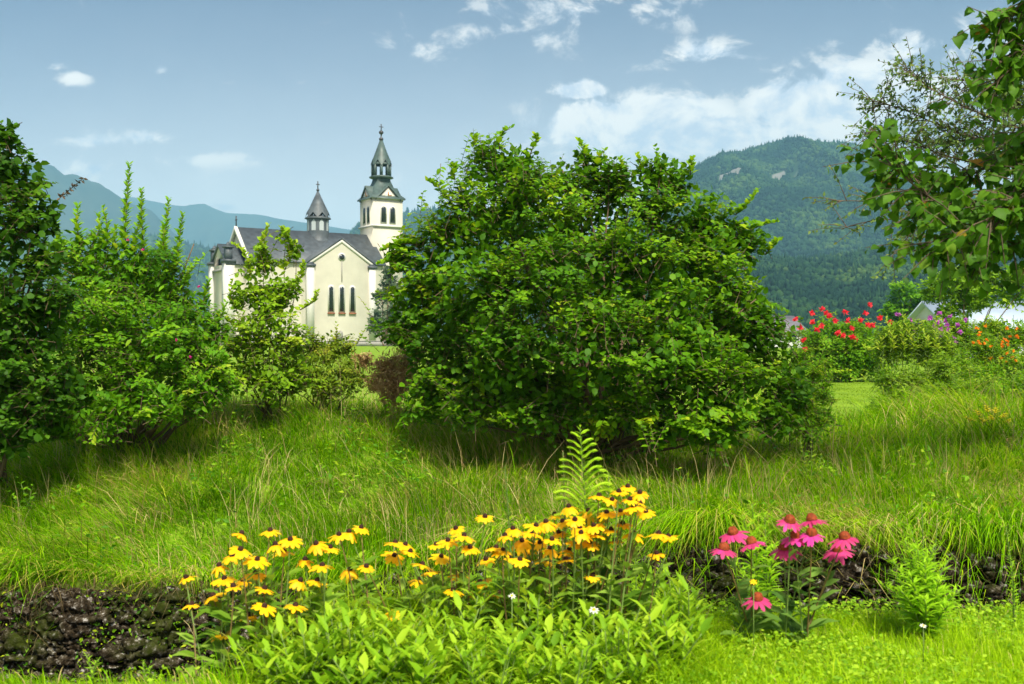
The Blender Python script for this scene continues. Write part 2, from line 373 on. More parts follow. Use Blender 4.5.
# ------------------------------------------------------------------ hills and mountains
def hillmat(name, c1, c2, rock, scale, rth):
    m, t, b = mat(name)
    tc = t.nodes.new('ShaderNodeTexCoord')
    n = t.nodes.new('ShaderNodeTexNoise'); n.inputs['Scale'].default_value = scale; n.inputs['Detail'].default_value = 8; n.inputs['Roughness'].default_value = .65
    n2 = t.nodes.new('ShaderNodeTexNoise'); n2.inputs['Scale'].default_value = scale * .35; n2.inputs['Detail'].default_value = 6
    t.links.new(tc.outputs['Object'], n.inputs['Vector']); t.links.new(tc.outputs['Object'], n2.inputs['Vector'])
    r = t.nodes.new('ShaderNodeValToRGB'); r.color_ramp.elements[0].position = .35; r.color_ramp.elements[1].position = .65
    r.color_ramp.elements[0].color = c1 + (1,); r.color_ramp.elements[1].color = c2 + (1,)
    t.links.new(n.outputs[0], r.inputs[0])
    a = t.nodes.new('ShaderNodeAttribute'); a.attribute_name = 'rnd'
    ad = t.nodes.new('ShaderNodeMath'); ad.operation = 'MULTIPLY_ADD'; t.links.new(n2.outputs[0], ad.inputs[0]); ad.inputs[1].default_value = .5; t.links.new(a.outputs['Fac'], ad.inputs[2])
    mr = t.nodes.new('ShaderNodeMapRange'); mr.inputs[1].default_value = rth; mr.inputs[2].default_value = rth + .08; t.links.new(ad.outputs[0], mr.inputs[0])
    mc = t.nodes.new('ShaderNodeMixRGB'); t.links.new(mr.outputs[0], mc.inputs[0]); t.links.new(r.outputs[0], mc.inputs[1]); mc.inputs[2].default_value = rock + (1,)
    t.links.new(mc.outputs[0], b.inputs['Base Color']); b.inputs['Roughness'].default_value = 1; b.inputs['Specular IOR Level'].default_value = .05
    return m
class Hill:
    def __init__(s, pts, d0, d1, d2, rough, seed, power=1.0, spur=0.15):
        s.px = np.array([p[0] for p in pts], float); s.py = np.array([p[1] for p in pts], float)
        s.d0, s.d1, s.d2, s.rough, s.seed, s.power, s.spur = d0, d1, d2, rough, seed, power, spur
    def xyz(s, px, v):
        """v 0..1 front slope, 1..1.6 back slope"""
        hpx = 337 - np.interp(px, s.px, s.py)
        hh = EYE + hpx / FP * s.d1
        y = s.d0 + (s.d1 - s.d0) * v
        a = (px - 512) / FP
        x = a * y
        vv = np.clip(v, 0, 1)
        prof = np.where(v <= 1, np.sin(vv * math.pi / 2) ** s.power, np.clip(1 - (v - 1) / .6, 0, 1))
        sc_ = s.d1 * .035
        nz = fbm(x / sc_, y / sc_ * .6, s.seed, 5) - .5
        rid = 1 - np.abs(2 * vn(x / (sc_ * 1.7), y / (sc_ * 5), s.seed + 5) - 1)
        fade = np.sin(vv * math.pi)
        prof = prof * np.where(v <= 1, y / s.d1, 1)
        z = hh * prof + hh * nz * s.rough * (fade + .25) + hh * s.spur * (rid - .5) * fade
        return np.stack([x, y, np.maximum(z, -3 * (v < .02))], -1)
    def build(s, name, m, npx=260, nv=70, rock=None):
        px = np.linspace(s.px[0], s.px[-1], npx); v = np.linspace(0, 1.6, nv)
        A, B = np.meshgrid(px, v); XYZ = s.xyz(A, B)
        rr = rock(A, B) if rock else np.zeros_like(A)
        g = G(); i = np.arange(npx * nv).reshape(nv, npx)
        g.add(XYZ, None, np.stack([i[:-1, :-1], i[:-1, 1:], i[1:, 1:], i[1:, :-1]], -1).reshape(-1, 4), rr.ravel())
        return tag(g.build(name, m, smooth=True), kind='structure')
m_far = hillmat('far_mountain', (.03, .055, .05), (.06, .085, .07), (.2, .2, .2), .004, .62)
m_for = hillmat('forest_floor', (.012, .035, .010), (.03, .06, .014), (.17, .165, .15), .02, .78)
m_foot = hillmat('foothill', (.02, .05, .016), (.05, .09, .025), (.12, .2, .03), .01, 3)
B_ = Hill([(-900, 230), (-300, 190), (40, 190), (95, 205), (130, 196), (170, 205), (190, 208), (205, 206), (225, 214), (250, 217), (280, 220), (310, 224), (355, 232), (420, 236), (520, 230), (640, 240), (900, 260)], 3900, 5000, 5900, .09, 21, 1.0, .22)
B_.build('mountain_range', m_far, rock=lambda a, v: .25 * (v > .6))
A_ = Hill([(-900, 120), (-500, 150), (-200, 130), (0, 160), (45, 168), (62, 178), (75, 180), (88, 186), (100, 189), (118, 200), (132, 207), (150, 212), (166, 228), (185, 245), (200, 262), (225, 290), (260, 320), (300, 333)], 2400, 3400, 4200, .09, 31, 1.0, .25)
A_.build('mountain_slope', m_far)
E_ = Hill([(-900, 260), (-300, 240), (0, 235), (120, 235), (170, 242), (230, 256), (300, 262), (345, 246), (362, 226), (395, 218), (420, 214), (440, 212), (480, 220), (540, 232), (620, 250), (800, 280)], 1500, 2600, 3000, .05, 41)
E_.build('wooded_hill', m_foot)
def rockC(px, v):
    def bl(cx, cv, rx, rv): return np.exp(-((px - cx) / rx) ** 2 - ((v - cv) / rv) ** 2)
    fb = fbm(px / 6, v * 22, 3, 4) * 2.4 - .45
    return fb * (1.35 * bl(786, .74, 20, .04) + 1.4 * bl(732, .64, 18, .06) + .5 * bl(840, .62, 15, .04) + .2 * bl(760, .6, 60, .1))
C_ = Hill([(500, 306), (560, 268), (620, 221), (660, 188), (690, 174), (705, 166), (730, 158), (755, 149), (785, 144.5), (815, 143), (840, 145), (862, 152), (885, 160), (920, 172), (980, 196), (1060, 216), (1200, 196), (1500, 156), (1900, 226)], 1050, 2000, 2500, .08, 51, 1.15, .20)
C_.build('forest_mountain', m_for, rock=rockC)
D_ = Hill([(560, 320), (640, 300), (700, 275), (740, 263), (765, 260), (800, 262), (840, 258), (880, 252), (930, 250), (1000, 246), (1080, 240), (1300, 230), (1700, 250)], 430, 900, 1150, .10, 61, 1.0, .12)
D_.build('foothill', m_foot)

# forests: far trees that read as one mass, one object per wood
def ico(sub=0):
    import bmesh
    bm = bmesh.new(); bmesh.ops.create_icosphere(bm, subdivisions=sub + 1, radius=1)
    v = np.array([x.co[:] for x in bm.verts]); f = np.array([[q.index for q in p.verts] for p in bm.faces]); bm.free(); return v, f
ICO0 = ico(0); ICO1 = ico(1)
CON = (np.array([(math.cos(a) * r_, math.sin(a) * r_, z) for (r_, z) in ((.55, -1), (.5, -.5), (.62, -.45), (.28, .15), (.38, .2)) for a in np.arange(6) * math.pi / 3] + [(0, 0, 1.35)]),
       np.array([(24 + i, 24 + (i + 1) % 6, 30) for i in range(6)]), np.array([(k * 6 + i, k * 6 + (i + 1) % 6, k * 6 + 6 + (i + 1) % 6, k * 6 + 6 + i) for k in range(4) for i in range(6)]))
def wood(name, label, hill, n, pxr, vr, wr, m, keep=None):
    px = rng.uniform(*pxr, n); v = rng.uniform(*vr, n) ; 
    if keep is not None:
        k = keep(px, v); px, v = px[k], v[k]
    p = hill.xyz(px, v); n = len(p); w_ = rng.uniform(*wr, n); con = rng.random(n) < .35
    dens = fbm(p[:, 0] / 60, p[:, 1] / 60, 77)
    g = G()
    for isc in (False, True):
        q = p[con == isc]; ww = w_[con == isc]; dd = dens[con == isc]; k = len(q)
        tv = CON[0] if isc else ICO0[0]
        jit = rng.uniform(.72, 1.25, (k, len(tv), 1))
        hs = np.where(isc, 1.1, .75) * rng.uniform(.8, 1.3, k)
        V = tv[None] * jit * ww[:, None, None]; V[..., 2] *= hs[:, None]
        V = V + q[:, None] + np.array((0, 0, 1.)) * (ww * hs * .6)[:, None, None]
        rn = np.clip(rng.normal(.5, .18, k) + (dd - .5) * 1.9 + (-.25 if isc else .08), 0, 1)
        o = (np.arange(k) * len(tv))[:, None, None]
        if isc: g.add(V, (CON[1][None] + o).reshape(-1, 3), (CON[2][None] + o).reshape(-1, 4), np.repeat(rn, len(tv)))
        else: g.add(V, (ICO0[1][None] + o).reshape(-1, 3), None, np.repeat(rn, len(tv)))
    return tag(g.build(name, m), label, 'forest', kind='stuff')
m_wood = leafmat('far_wood', [(0, (.006, .022, .010)), (.5, (.018, .050, .014)), (1, (.055, .10, .02))], tr=0.0, spec=.05, rough=1)
wood('mountain_forest', 'dense mixed forest covering the mountain behind the large bush', C_, 48000, (610, 1110), (.05, 1.04), (2.8, 5.2), m_wood, lambda a, v: rockC(a, v) + .25 * (rng.random(len(a)) - .5) < .42)
wood('foothill_forest', 'mixed forest on the low hill in front of the mountain', D_, 14000, (690, 1080), (.05, 1.03), (1.6, 3.3), m_wood, lambda a, v: ~((np.abs(v - .93) < .05) & (a > 745) & (a < 800)))
wood('distant_wood', 'hazy blue green wood on the hill behind the church', E_, 9000, (120, 620), (.1, 1.03), (6, 10), m_wood)

# ------------------------------------------------------------------ church
m_wall = simple('cream_render', (.51, .485, .405), .9, .15, .06, .6)
m_white = simple('white_trim', (.55, .54, .50), .85, .2, .05, 1.0)
m_slate = simple('slate_roof', (.066, .078, .088), .55, .4, .3, 1.3, bump=.2)
m_copper = simple('green_metal_roof', (.055, .085, .078), .5, .4, .3, 1.2)
m_glass = simple('dark_window', (.02, .025, .03), .2, .5, .2, 2)
m_sill = simple('brick_sill', (.3, .12, .06), .8, .2, .2, 3)
m_plinth = simple('grey_plinth', (.28, .27, .25), .9, .2, .15, 2)
m_iron = simple('dark_iron', (.04, .04, .045), .5, .5, .2, 4)
m_louv = simple('white_louvre', (.38, .42, .44), .6, .3, .05, 4)
m_clock = simple('clock_hands', (.45, .16, .05), .5, .3, .2, 6)
CR = R(32); CC = np.array(((318 - 512) / FP * 160, 160.0, 0))
ux, uy = math.cos(CR), math.sin(CR)
def L2W(v):
    v = np.asarray(v, float).reshape(-1, 3)
    return np.stack([CC[0] + v[:, 0] * ux - v[:, 1] * uy, CC[1] + v[:, 0] * uy + v[:, 1] * ux, v[:, 2]], 1)
church = thing('church', CC, 'cream church with slate roof, ridge turret and tall bell tower in the meadow', 'church')
class CG(G):
    def add(s, v, f3=None, f4=None, rnd=.5):
        v = np.array(v, float).reshape(-1, 3); k = (v[:, 0] > 8) & (v[:, 2] > 24.3)
        v[k, 2] = 24.3 + (v[k, 2] - 24.3) * .85; super().add(L2W(v), f3, f4, rnd)
def cpart(name, m, fn, parent=church):
    g = CG(); fn(g); return g.build(name, m, parent)
def gable_prism(g, x0, x1, y0, y1, ze, zr, z0=0, along='x'):
    """walls with gables closing up to the ridge"""
    if along == 'x':
        ym = (y0 + y1) / 2
        v = [(x0, y0, z0), (x1, y0, z0), (x1, y1, z0), (x0, y1, z0), (x0, y0, ze), (x1, y0, ze), (x1, y1, ze), (x0, y1, ze), (x0, ym, zr), (x1, ym, zr)]
        g.add(v, [(0 + 4, 7, 8), (6, 5, 9)], [(0, 1, 5, 4), (1, 2, 6, 5), (2, 3, 7, 6), (3, 0, 4, 7)])
    else:
        xm = (x0 + x1) / 2
        v = [(x0, y0, z0), (x1, y0, z0), (x1, y1, z0), (x0, y1, z0), (x0, y0, ze), (x1, y0, ze), (x1, y1, ze), (x0, y1, ze), (xm, y0, zr), (xm, y1, zr)]
        g.add(v, [(4, 5, 8), (6, 7, 9)], [(0, 1, 5, 4), (1, 2, 6, 5), (2, 3, 7, 6), (3, 0, 4, 7)])
def gable_roof(g, x0, x1, y0, y1, ze, zr, th=.25, along='x', ov=.45):
    for s in (-1, 1):
        if along == 'x':
            ym = (y0 + y1) / 2; hw = (y1 - y0) / 2; sl_ = (zr - ze) / hw
            ye = ym + s * (hw + ov); z_ = ze - ov * sl_
            a = [(x0 - ov, ye, z_ + .06), (x1 + ov, ye, z_ + .06), (x1 + ov, ym, zr + .06), (x0 - ov, ym, zr + .06)]
        else:
            xm = (x0 + x1) / 2; hw = (x1 - x0) / 2; sl_ = (zr - ze) / hw
            xe = xm + s * (hw + ov); z_ = ze - ov * sl_
            a = [(xe, y0 - ov, z_ + .06), (xe, y1 + ov, z_ + .06), (xm, y1 + ov, zr + .06), (xm, y0 - ov, zr + .06)]
        v = a + [(q[0], q[1], q[2] + th) for q in a]
        g.add(v, None, [(3, 2, 1, 0), (4, 5, 6, 7), (0, 1, 5, 4), (1, 2, 6, 5), (2, 3, 7, 6), (3, 0, 4, 7)])
NW, ZE, ZR = 6.0, 12.9, 17.9
TW, TD, TZ, SX = 5.5, 8.6, 16.3, .55
cpart('nave_wall', m_wall, lambda g: gable_prism(g, -13, 8.6, -NW, NW, ZE, ZR))
cpart('transept_wall', m_wall, lambda g: gable_prism(g, -TW + SX, TW + SX, -TD, TD, ZE - .4, TZ, along='y'))
cpart('nave_roof', m_slate, lambda g: gable_roof(g, -13, 8.6, -NW, NW, ZE, ZR))
def troof(g):
    gable_roof(g, -TW + SX, TW + SX, -TD, TD, ZE - .4, TZ, along='y', th=.22, ov=.2)
cpart('transept_roof', m_slate, troof)
# sloping white verge boards under the transept roof edge and pilasters
def verge(g):
    for s in (-1, 1):
        p = [(0, TZ - .5), (s * TW, ZE - .9)]
        (xa, za), (xb, zb) = p
        xa += SX; xb += SX
        v = [(xa, -TD - .12, za), (xb, -TD - .12, zb), (xb, -TD - .12, zb + .5), (xa, -TD - .12, za + .5), (xa, -TD + .02, za), (xb, -TD + .02, zb), (xb, -TD + .02, zb + .5), (xa, -TD + .02, za + .5)]
        g.add(v, None, [(0, 1, 2, 3), (0, 4, 5, 1), (2, 6, 7, 3), (4, 7, 6, 5)])
cpart('gable_moulding', m_white, verge)
for s in (-1, 1):
    def pil(g):
        box(g, (SX + s * (TW - .45), -TD + .1, 6), (1.1, .7, 11.9))
    pl_ = cpart('pilaster', m_white, pil)
    def cap(g):
        box(g, (SX + s * (TW - .45), -TD + .1, 12.15), (1.5, 1.0, .4)); box(g, (SX + s * (TW - .45), -TD + .1, 12.6), (1.2, .8, .5), taper=.3)
    cpart('pilaster_cap', m_slate, cap, pl_)
cpart('plinth', m_plinth, lambda g: (box(g, (SX, -TD - .03, .35), (2 * TW + .3, .2, .7)), box(g, (7.4, -NW - .03, .35), (2.9, .2, .7)), box(g, (-9.5, -NW - .03, .35), (7, .2, .7))))
def arch(g, cx, y, z0, z1, w_, dep=.08, nrm='y', seg=8):
    """flat-backed arched slab standing proud of a wall"""
    zc = z1 - w_ / 2; pr = [(-w_ / 2, z0), (w_ / 2, z0)] + [(w_ / 2 * math.cos(a), zc + w_ / 2 * math.sin(a)) for a in np.linspace(0, math.pi, seg)]
    n_ = len(pr)
    if nrm == 'y': v = [(cx + a, y - dep, z) for a, z in pr] + [(cx + a, y + .05, z) for a, z in pr] + [(cx, y - dep, zc)]
    else: v = [(y - dep, cx + a, z) for a, z in pr] + [(y + .05, cx + a, z) for a, z in pr] + [(y - dep, cx, zc)]
    g.add(v, [(2 * n_, i, (i + 1) % n_) for i in range(n_)], [(i, i + n_, (i + 1) % n_ + n_, (i + 1) % n_) for i in range(n_)])
for cx in (-1.75 + SX, SX, 1.75 + SX):
    fr = cpart('window_frame', m_white, lambda g: arch(g, cx, -TD, 5.0, 9.3, 1.05, .06))
    cpart('window_pane', m_glass, lambda g: arch(g, cx, -TD, 5.25, 9.05, .62, .10), fr)
    cpart('window_sill', m_sill, lambda g: box(g, (cx, -TD - .1, 4.92), (1.15, .3, .2)), fr)
def disc(g, cx, y, cz, r_, dep, nrm='y', seg=14):
    v = []
    for d_ in (dep, -.03):
        for a in np.arange(seg) * 2 * math.pi / seg:
            v.append((cx + r_ * math.cos(a), y - d_, cz + r_ * math.sin(a)) if nrm == 'y' else (y - d_, cx + r_ * math.cos(a), cz + r_ * math.sin(a)))
    v.append((cx, y - dep, cz) if nrm == 'y' else (y - dep, cx, cz))
    g.add(v, [(2 * seg, i, (i + 1) % seg) for i in range(seg)], [(i, i + seg, (i + 1) % seg + seg, (i + 1) % seg) for i in range(seg)])
rw = cpart('round_window', m_white, lambda g: disc(g, SX, -TD, 13.6, .65, .06))
cpart('window_pane', m_glass, lambda g: disc(g, SX, -TD, 13.6, .45, .1), rw)
cpart('downpipe', m_plinth, lambda g: box(g, (SX, -TD - .06, 11.4), (.12, .1, 3.2)))
dr = cpart('door', m_plinth, lambda g: arch(g, .2, -TD, .2, 2.3, 1.0, .12))
cpart('nave_window', m_glass, lambda g: arch(g, -9.5, -NW, 5, 9, .9, .08))
# front porch with pediment and two pinnacles
PX = -15.8; PW = 4.2
cpart('porch_wall', m_wall, lambda g: gable_prism(g, PX, -13, -PW, PW, 12.2, 15.2))
cpart('porch_roof', m_slate, lambda g: gable_roof(g, PX, -12.8, -PW, PW, 12.2, 15.2, ov=.3))
cpart('nave_gable_coping', m_white, lambda g: [g.add([(-13.5, s * 6.3, 12.3), (-13.5, 0, 17.6), (-13.5, 0, 18.35), (-13.5, s * 6.3, 13.0), (-13.05, s * 6.3, 12.3), (-13.05, 0, 17.6), (-13.05, 0, 18.35), (-13.05, s * 6.3, 13.0)], None, [(0, 1, 2, 3), (3, 2, 6, 7), (0, 4, 5, 1), (4, 7, 6, 5)]) for s in (-1, 1)])
for s in (-1, 1):
    q = cpart('corner_pier', m_white, lambda g: box(g, (PX + .3, s * (PW - .5), 6.2), (1.5, 1.5, 12.4)))
    cpart('pinnacle', m_slate, lambda g: (box(g, (PX + .3, s * (PW - .5), 12.65), (1.9, 1.9, .45)), box(g, (PX + .3, s * (PW - .5), 13.7), (1.0, 1.0, 1.9)), box(g, (PX + .3, s * (PW - .5), 14.75), (1.4, 1.4, .25)), box(g, (PX + .3, s * (PW - .5), 15.2), (1.0, 1.0, .7), taper=.1)), q)
cpart('porch_cornice', m_plinth, lambda g: box(g, (PX - .1, 0, 11.4), (.4, 2 * PW, .35)))
cpart('nave_cross', m_iron, lambda g: (box(g, (-13.2, 0, 19), (.15, .15, 1.8)), box(g, (-13.2, 0, 19.3), (.15, .8, .15))))
# ridge turret
def ring(g, rows, n_, cx, cy, rot=0):
    v = []; k = 0
    for (r_, z) in rows:
        for i in range(n_):
            a = rot + i * 2 * math.pi / n_; v.append((cx + r_ * math.cos(a), cy + r_ * math.sin(a), z))
    g.add(v, None, [(k * n_ + i, k * n_ + (i + 1) % n_, (k + 1) * n_ + (i + 1) % n_, (k + 1) * n_ + i) for k in range(len(rows) - 1) for i in range(n_)])
def zig_spire(g, n_, cx, cy, r0, zv, zp, za, rot, r_in=None):
    """spire whose eaves zigzag into a small gable over each side"""
    base = []
    for i in range(n_):
        a = rot + i * 2 * math.pi / n_; base.append((cx + r0 * math.cos(a), cy + r0 * math.sin(a), zv))
        a2 = a + math.pi / n_; rr = r0 * math.cos(math.pi / n_); base.append((cx + rr * math.cos(a2), cy + rr * math.sin(a2), zp))
    mid = []
    for i in range(2 * n_):
        a = rot + i * math.pi / n_; rm = r0 * .52 * (1 if i % 2 == 0 else math.cos(math.pi / n_)); mid.append((cx + rm * math.cos(a), cy + rm * math.sin(a), zp + (za - zp) * .38))
    top = [(cx, cy, za)]; v = base + mid + top; k = 2 * n_
    g.add(v, [(k + i, k + (i + 1) % k, 2 * k) for i in range(k)], [(i, (i + 1) % k, k + (i + 1) % k, k + i) for i in range(k)])
TR = CR * 0 + math.pi / 8
tur = cpart('ridge_turret', m_slate, lambda g: (ring(g, [(2.5, 15.6), (1.85, 17.2), (1.72, 17.8), (1.72, 20.6)], 8, 0, 0, TR), ring(g, [(2.05, 20.2), (2.1, 20.35), (1.6, 20.7)], 8, 0, 0, TR)))
cpart('turret_spire', m_slate, lambda g: zig_spire(g, 8, 0, 0, 2.05, 20.3, 21.2, 25.0, TR), tur)
cpart('finial', m_iron, lambda g: (box(g, (0, 0, 25.6), (.14, .14, 1.4)), box(g, (0, 0, 25.8), (.6, .12, .12)), box(g, (0, 0, 24.9), (.36, .36, .3))), tur)
def louv(g):
    for i in range(8):
        a = TR + (i + .5) * math.pi / 4; rr = 1.72 * math.cos(math.pi / 8) + .04
        c, s_ = math.cos(a), math.sin(a); h_ = .36
        pts = [(-h_, 18.3), (h_, 18.3), (h_, 19.6), (0, 20.1), (-h_, 19.6)]
        v = [(rr * c - q * s_, rr * s_ + q * c, z) for q, z in pts]
        g.add(v, [(0, 1, 2), (0, 2, 3), (0, 3, 4)])
cpart('turret_opening', m_louv, louv, tur)
# bell tower
TX = 11.1; th = 2.65
tw = cpart('bell_tower', m_wall, lambda g: (box(g, (TX, 0, 12.1), (2 * th, 2 * th, 24.2))))
for (s, ax) in ((-1, 'y'), (-1, 'x'), (1, 'y'), (1, 'x')):
    def gb(g):
        a = [(-1.9, 24.1), (1.9, 24.1), (0, 26.3)]
        f_ = lambda q, z, o: (TX + q, s * (th + o), z) if ax == 'y' else (TX + s * (th + o), q, z)
        v = [f_(q, z, .04) for q, z in a] + [f_(q * .6, z, -1.6) for q, z in a]
        g.add(v, [(0, 1, 2)], [(0, 2, 5, 3), (1, 4, 5, 2)])
    cpart('tower_gable', m_wall, gb, tw)
    def gr(g):
        f_ = lambda q, z, o: (TX + q, s * (th + o), z) if ax == 'y' else (TX + s * (th + o), q, z)
        for sg in (-1, 1):
            a = [f_(sg * 2.3, 23.95, .3), f_(0, 26.65, .3), f_(0, 26.65, -1.9), f_(sg * 2.3, 23.95, -1.2)]
            v = a + [(x_, y_, z_ - .22) for (x_, y_, z_) in a]
            g.add(v, None, [(0, 1, 2, 3), (0, 4, 5, 1), (4, 7, 6, 5), (2, 6, 7, 3)])
    cpart('tower_gable_roof', m_copper, gr, tw)
cpart('tower_cornice', m_white, lambda g: box(g, (TX, 0, 19.5), (2 * th + .5, 2 * th + .5, .3)), tw)
cpart('tower_cornice', m_white, lambda g: box(g, (TX, 0, 24.05), (2 * th + .25, 2 * th + .25, .25)), tw)
def troof2(g):
    rows = [(th * 1.414 + .55, 24.0), (th * 1.414 + .5, 24.2), (2.9, 25.3), (2.1, 26.6), (1.65, 27.7), (1.5, 28.4)]
    ring(g, rows, 4, TX, 0, math.pi / 4)
cpart('tower_roof', m_copper, troof2, tw)
cpart('lantern_base', m_copper, lambda g: ring(g, [(1.4, 28.1), (2.0, 28.3), (2.0, 28.6), (1.5, 28.75), (0, 28.75)], 8, TX, 0, TR), tw)
def cols(g):
    for i in range(8):
        a = TR + i * math.pi / 4; box(g, (TX + 1.45 * math.cos(a), 1.45 * math.sin(a), 29.9), (.42, .42, 2.5), a)
    ring(g, [(1.7, 30.9), (1.7, 31.3), (0, 31.3)], 8, TX, 0, TR)
cpart('lantern_columns', m_copper, cols, tw)
cpart('tower_spire', m_copper, lambda g: (zig_spire(g, 8, TX, 0, 1.8, 30.6, 31.7, 36.6, TR)), tw)
cpart('spire_ball', m_iron, lambda g: (ring(g, [(0, 35.6), (.35, 35.8), (.4, 36.1), (.12, 36.4), (.12, 36.9), (.35, 37.1), (.42, 37.35), (.3, 37.6), (0, 37.7)], 8, TX, 0)), tw)
cpart('tower_cross', m_iron, lambda g: (box(g, (TX, 0, 38.2), (.13, .13, 1.5)), box(g, (TX, 0, 38.4), (.7, .13, .13))), tw)
for ax in ('y', 'x'):
    for q in (-.8, .8):
        base = q if ax == 'x' else TX + q
        face = -th if ax == 'y' else TX - th
        fr = cpart('belfry_frame', m_white, lambda g: arch(g, base, face, 19.9, 22.9, 1.15, .05, nrm=ax), tw)
        cpart('belfry_window', m_glass, lambda g: arch(g, base, face, 20.1, 22.7, .8, .09, nrm=ax), tw)
    cf = cpart('clock_face', m_white, lambda g: disc(g, TX if ax == 'y' else 0, -th if ax == 'y' else TX - th, 24.6, .72, .12, nrm=ax), tw)
    def hands(g):
        if ax == 'y': box(g, (TX, -th - .16, 24.9), (.16, .05, .8)); box(g, (TX + .25, -th - .16, 24.6), (.6, .05, .16))
        else: box(g, (TX - th - .16, 0, 24.9), (.05, .16, .8)); box(g, (TX - th - .16, -.25, 24.6), (.05, .6, .16))
    cpart('clock_hands', m_clock, hands, tw)
# fix parents deeper than two levels cannot occur: all tower pieces hang from the tower part

# low white wall in front of the church
g = G(); a = P(330, 343, 140); b_ = P(404, 343, 140)
box(g, ((a[0] + b_[0]) / 2, 140, .35), (b_[0] - a[0], .3, .7)); box(g, ((a[0] + b_[0]) / 2, 140, .74), (b_[0] - a[0] + .1, .4, .08))
tag(g.build('churchyard_wall', m_plinth, origin=((a[0] + b_[0]) / 2, 140, 0)), 'low pale boundary wall on the meadow in front of the church', 'wall')

# barn with the pale roof at the right
def gen_house(name, label, px0, px1, pye, pyr, d, m_r, m_w, rot=0):
    x0, x1 = (px0 - 512) / FP * d, (px1 - 512) / FP * d
    ze = EYE + (337 - pye) / FP * d; zr = EYE + (337 - pyr) / FP * d
    cx = (x0 + x1) / 2; hw = (x1 - x0) / 2; o = thing(name, (cx, d + 3, 0), label, 'house')
    dep = 7.0
    def T(v):
        v = np.array(v, float); c, s_ = math.cos(rot), math.sin(rot); return np.stack([cx + v[:, 0] * c - v[:, 1] * s_, d + 3 + v[:, 0] * s_ + v[:, 1] * c, v[:, 2]], 1)
    g = G(); y0, y1 = -dep / 2, dep / 2; ym = 0
    g.add(T([(-hw, y0, 0), (hw, y0, 0), (hw, y1, 0), (-hw, y1, 0), (-hw, y0, ze), (hw, y0, ze), (hw, y1, ze), (-hw, y1, ze), (-hw, 0, zr), (hw, 0, zr)]), [(4, 7, 8), (6, 5, 9)], [(0, 1, 5, 4), (1, 2, 6, 5), (2, 3, 7, 6), (3, 0, 4, 7)])
    g.build('wall', m_w, o)
    g = G()
    for s in (-1, 1):
        a = [(-hw - .4, s * (dep / 2 + .4), ze - .2), (hw + .4, s * (dep / 2 + .4), ze - .2), (hw + .4, 0, zr + .08), (-hw - .4, 0, zr + .08)]
        g.add(T(a + [(p[0], p[1], p[2] + .15) for p in a]), None, [(3, 2, 1, 0), (4, 5, 6, 7), (0, 1, 5, 4), (1, 2, 6, 5), (2, 3, 7, 6), (3, 0, 4, 7)])
    g.build('roof', m_r, o)
    for q in (-.5, 0, .5):
        g = G(); v = [(q * hw * 1.2 - .45, y0 - .04, ze * .35), (q * hw * 1.2 + .45, y0 - .04, ze * .35), (q * hw * 1.2 + .45, y0 - .04, ze * .8), (q * hw * 1.2 - .45, y0 - .04, ze * .8)]
        g.add(T(v + [(p[0], p[1] + .06, p[2]) for p in v]), None, [(0, 1, 2, 3), (4, 7, 6, 5), (0, 4, 5, 1), (1, 5, 6, 2), (2, 6, 7, 3), (3, 7, 4, 0)])
        g.build('window', m_glass, o)
    return o
m_paleroof = simple('pale_metal_roof', (.42, .50, .60), .4, .5, .15, .6)
m_palewall = simple('pale_house_wall', (.55, .55, .55), .8, .2, .08, .8)
m_greyroof = simple('grey_tile_roof', (.16, .15, .17), .8, .2, .2, 2)
gen_house('house', 'pale house with blue grey metal roof behind the flower bed', 946, 1060, 331, 303, 62, m_paleroof, m_palewall, R(4))
gen_house('house', 'small grey roofed house just behind the red flowering bush', 740, 800, 331, 317, 120, m_greyroof, m_palewall, R(10))

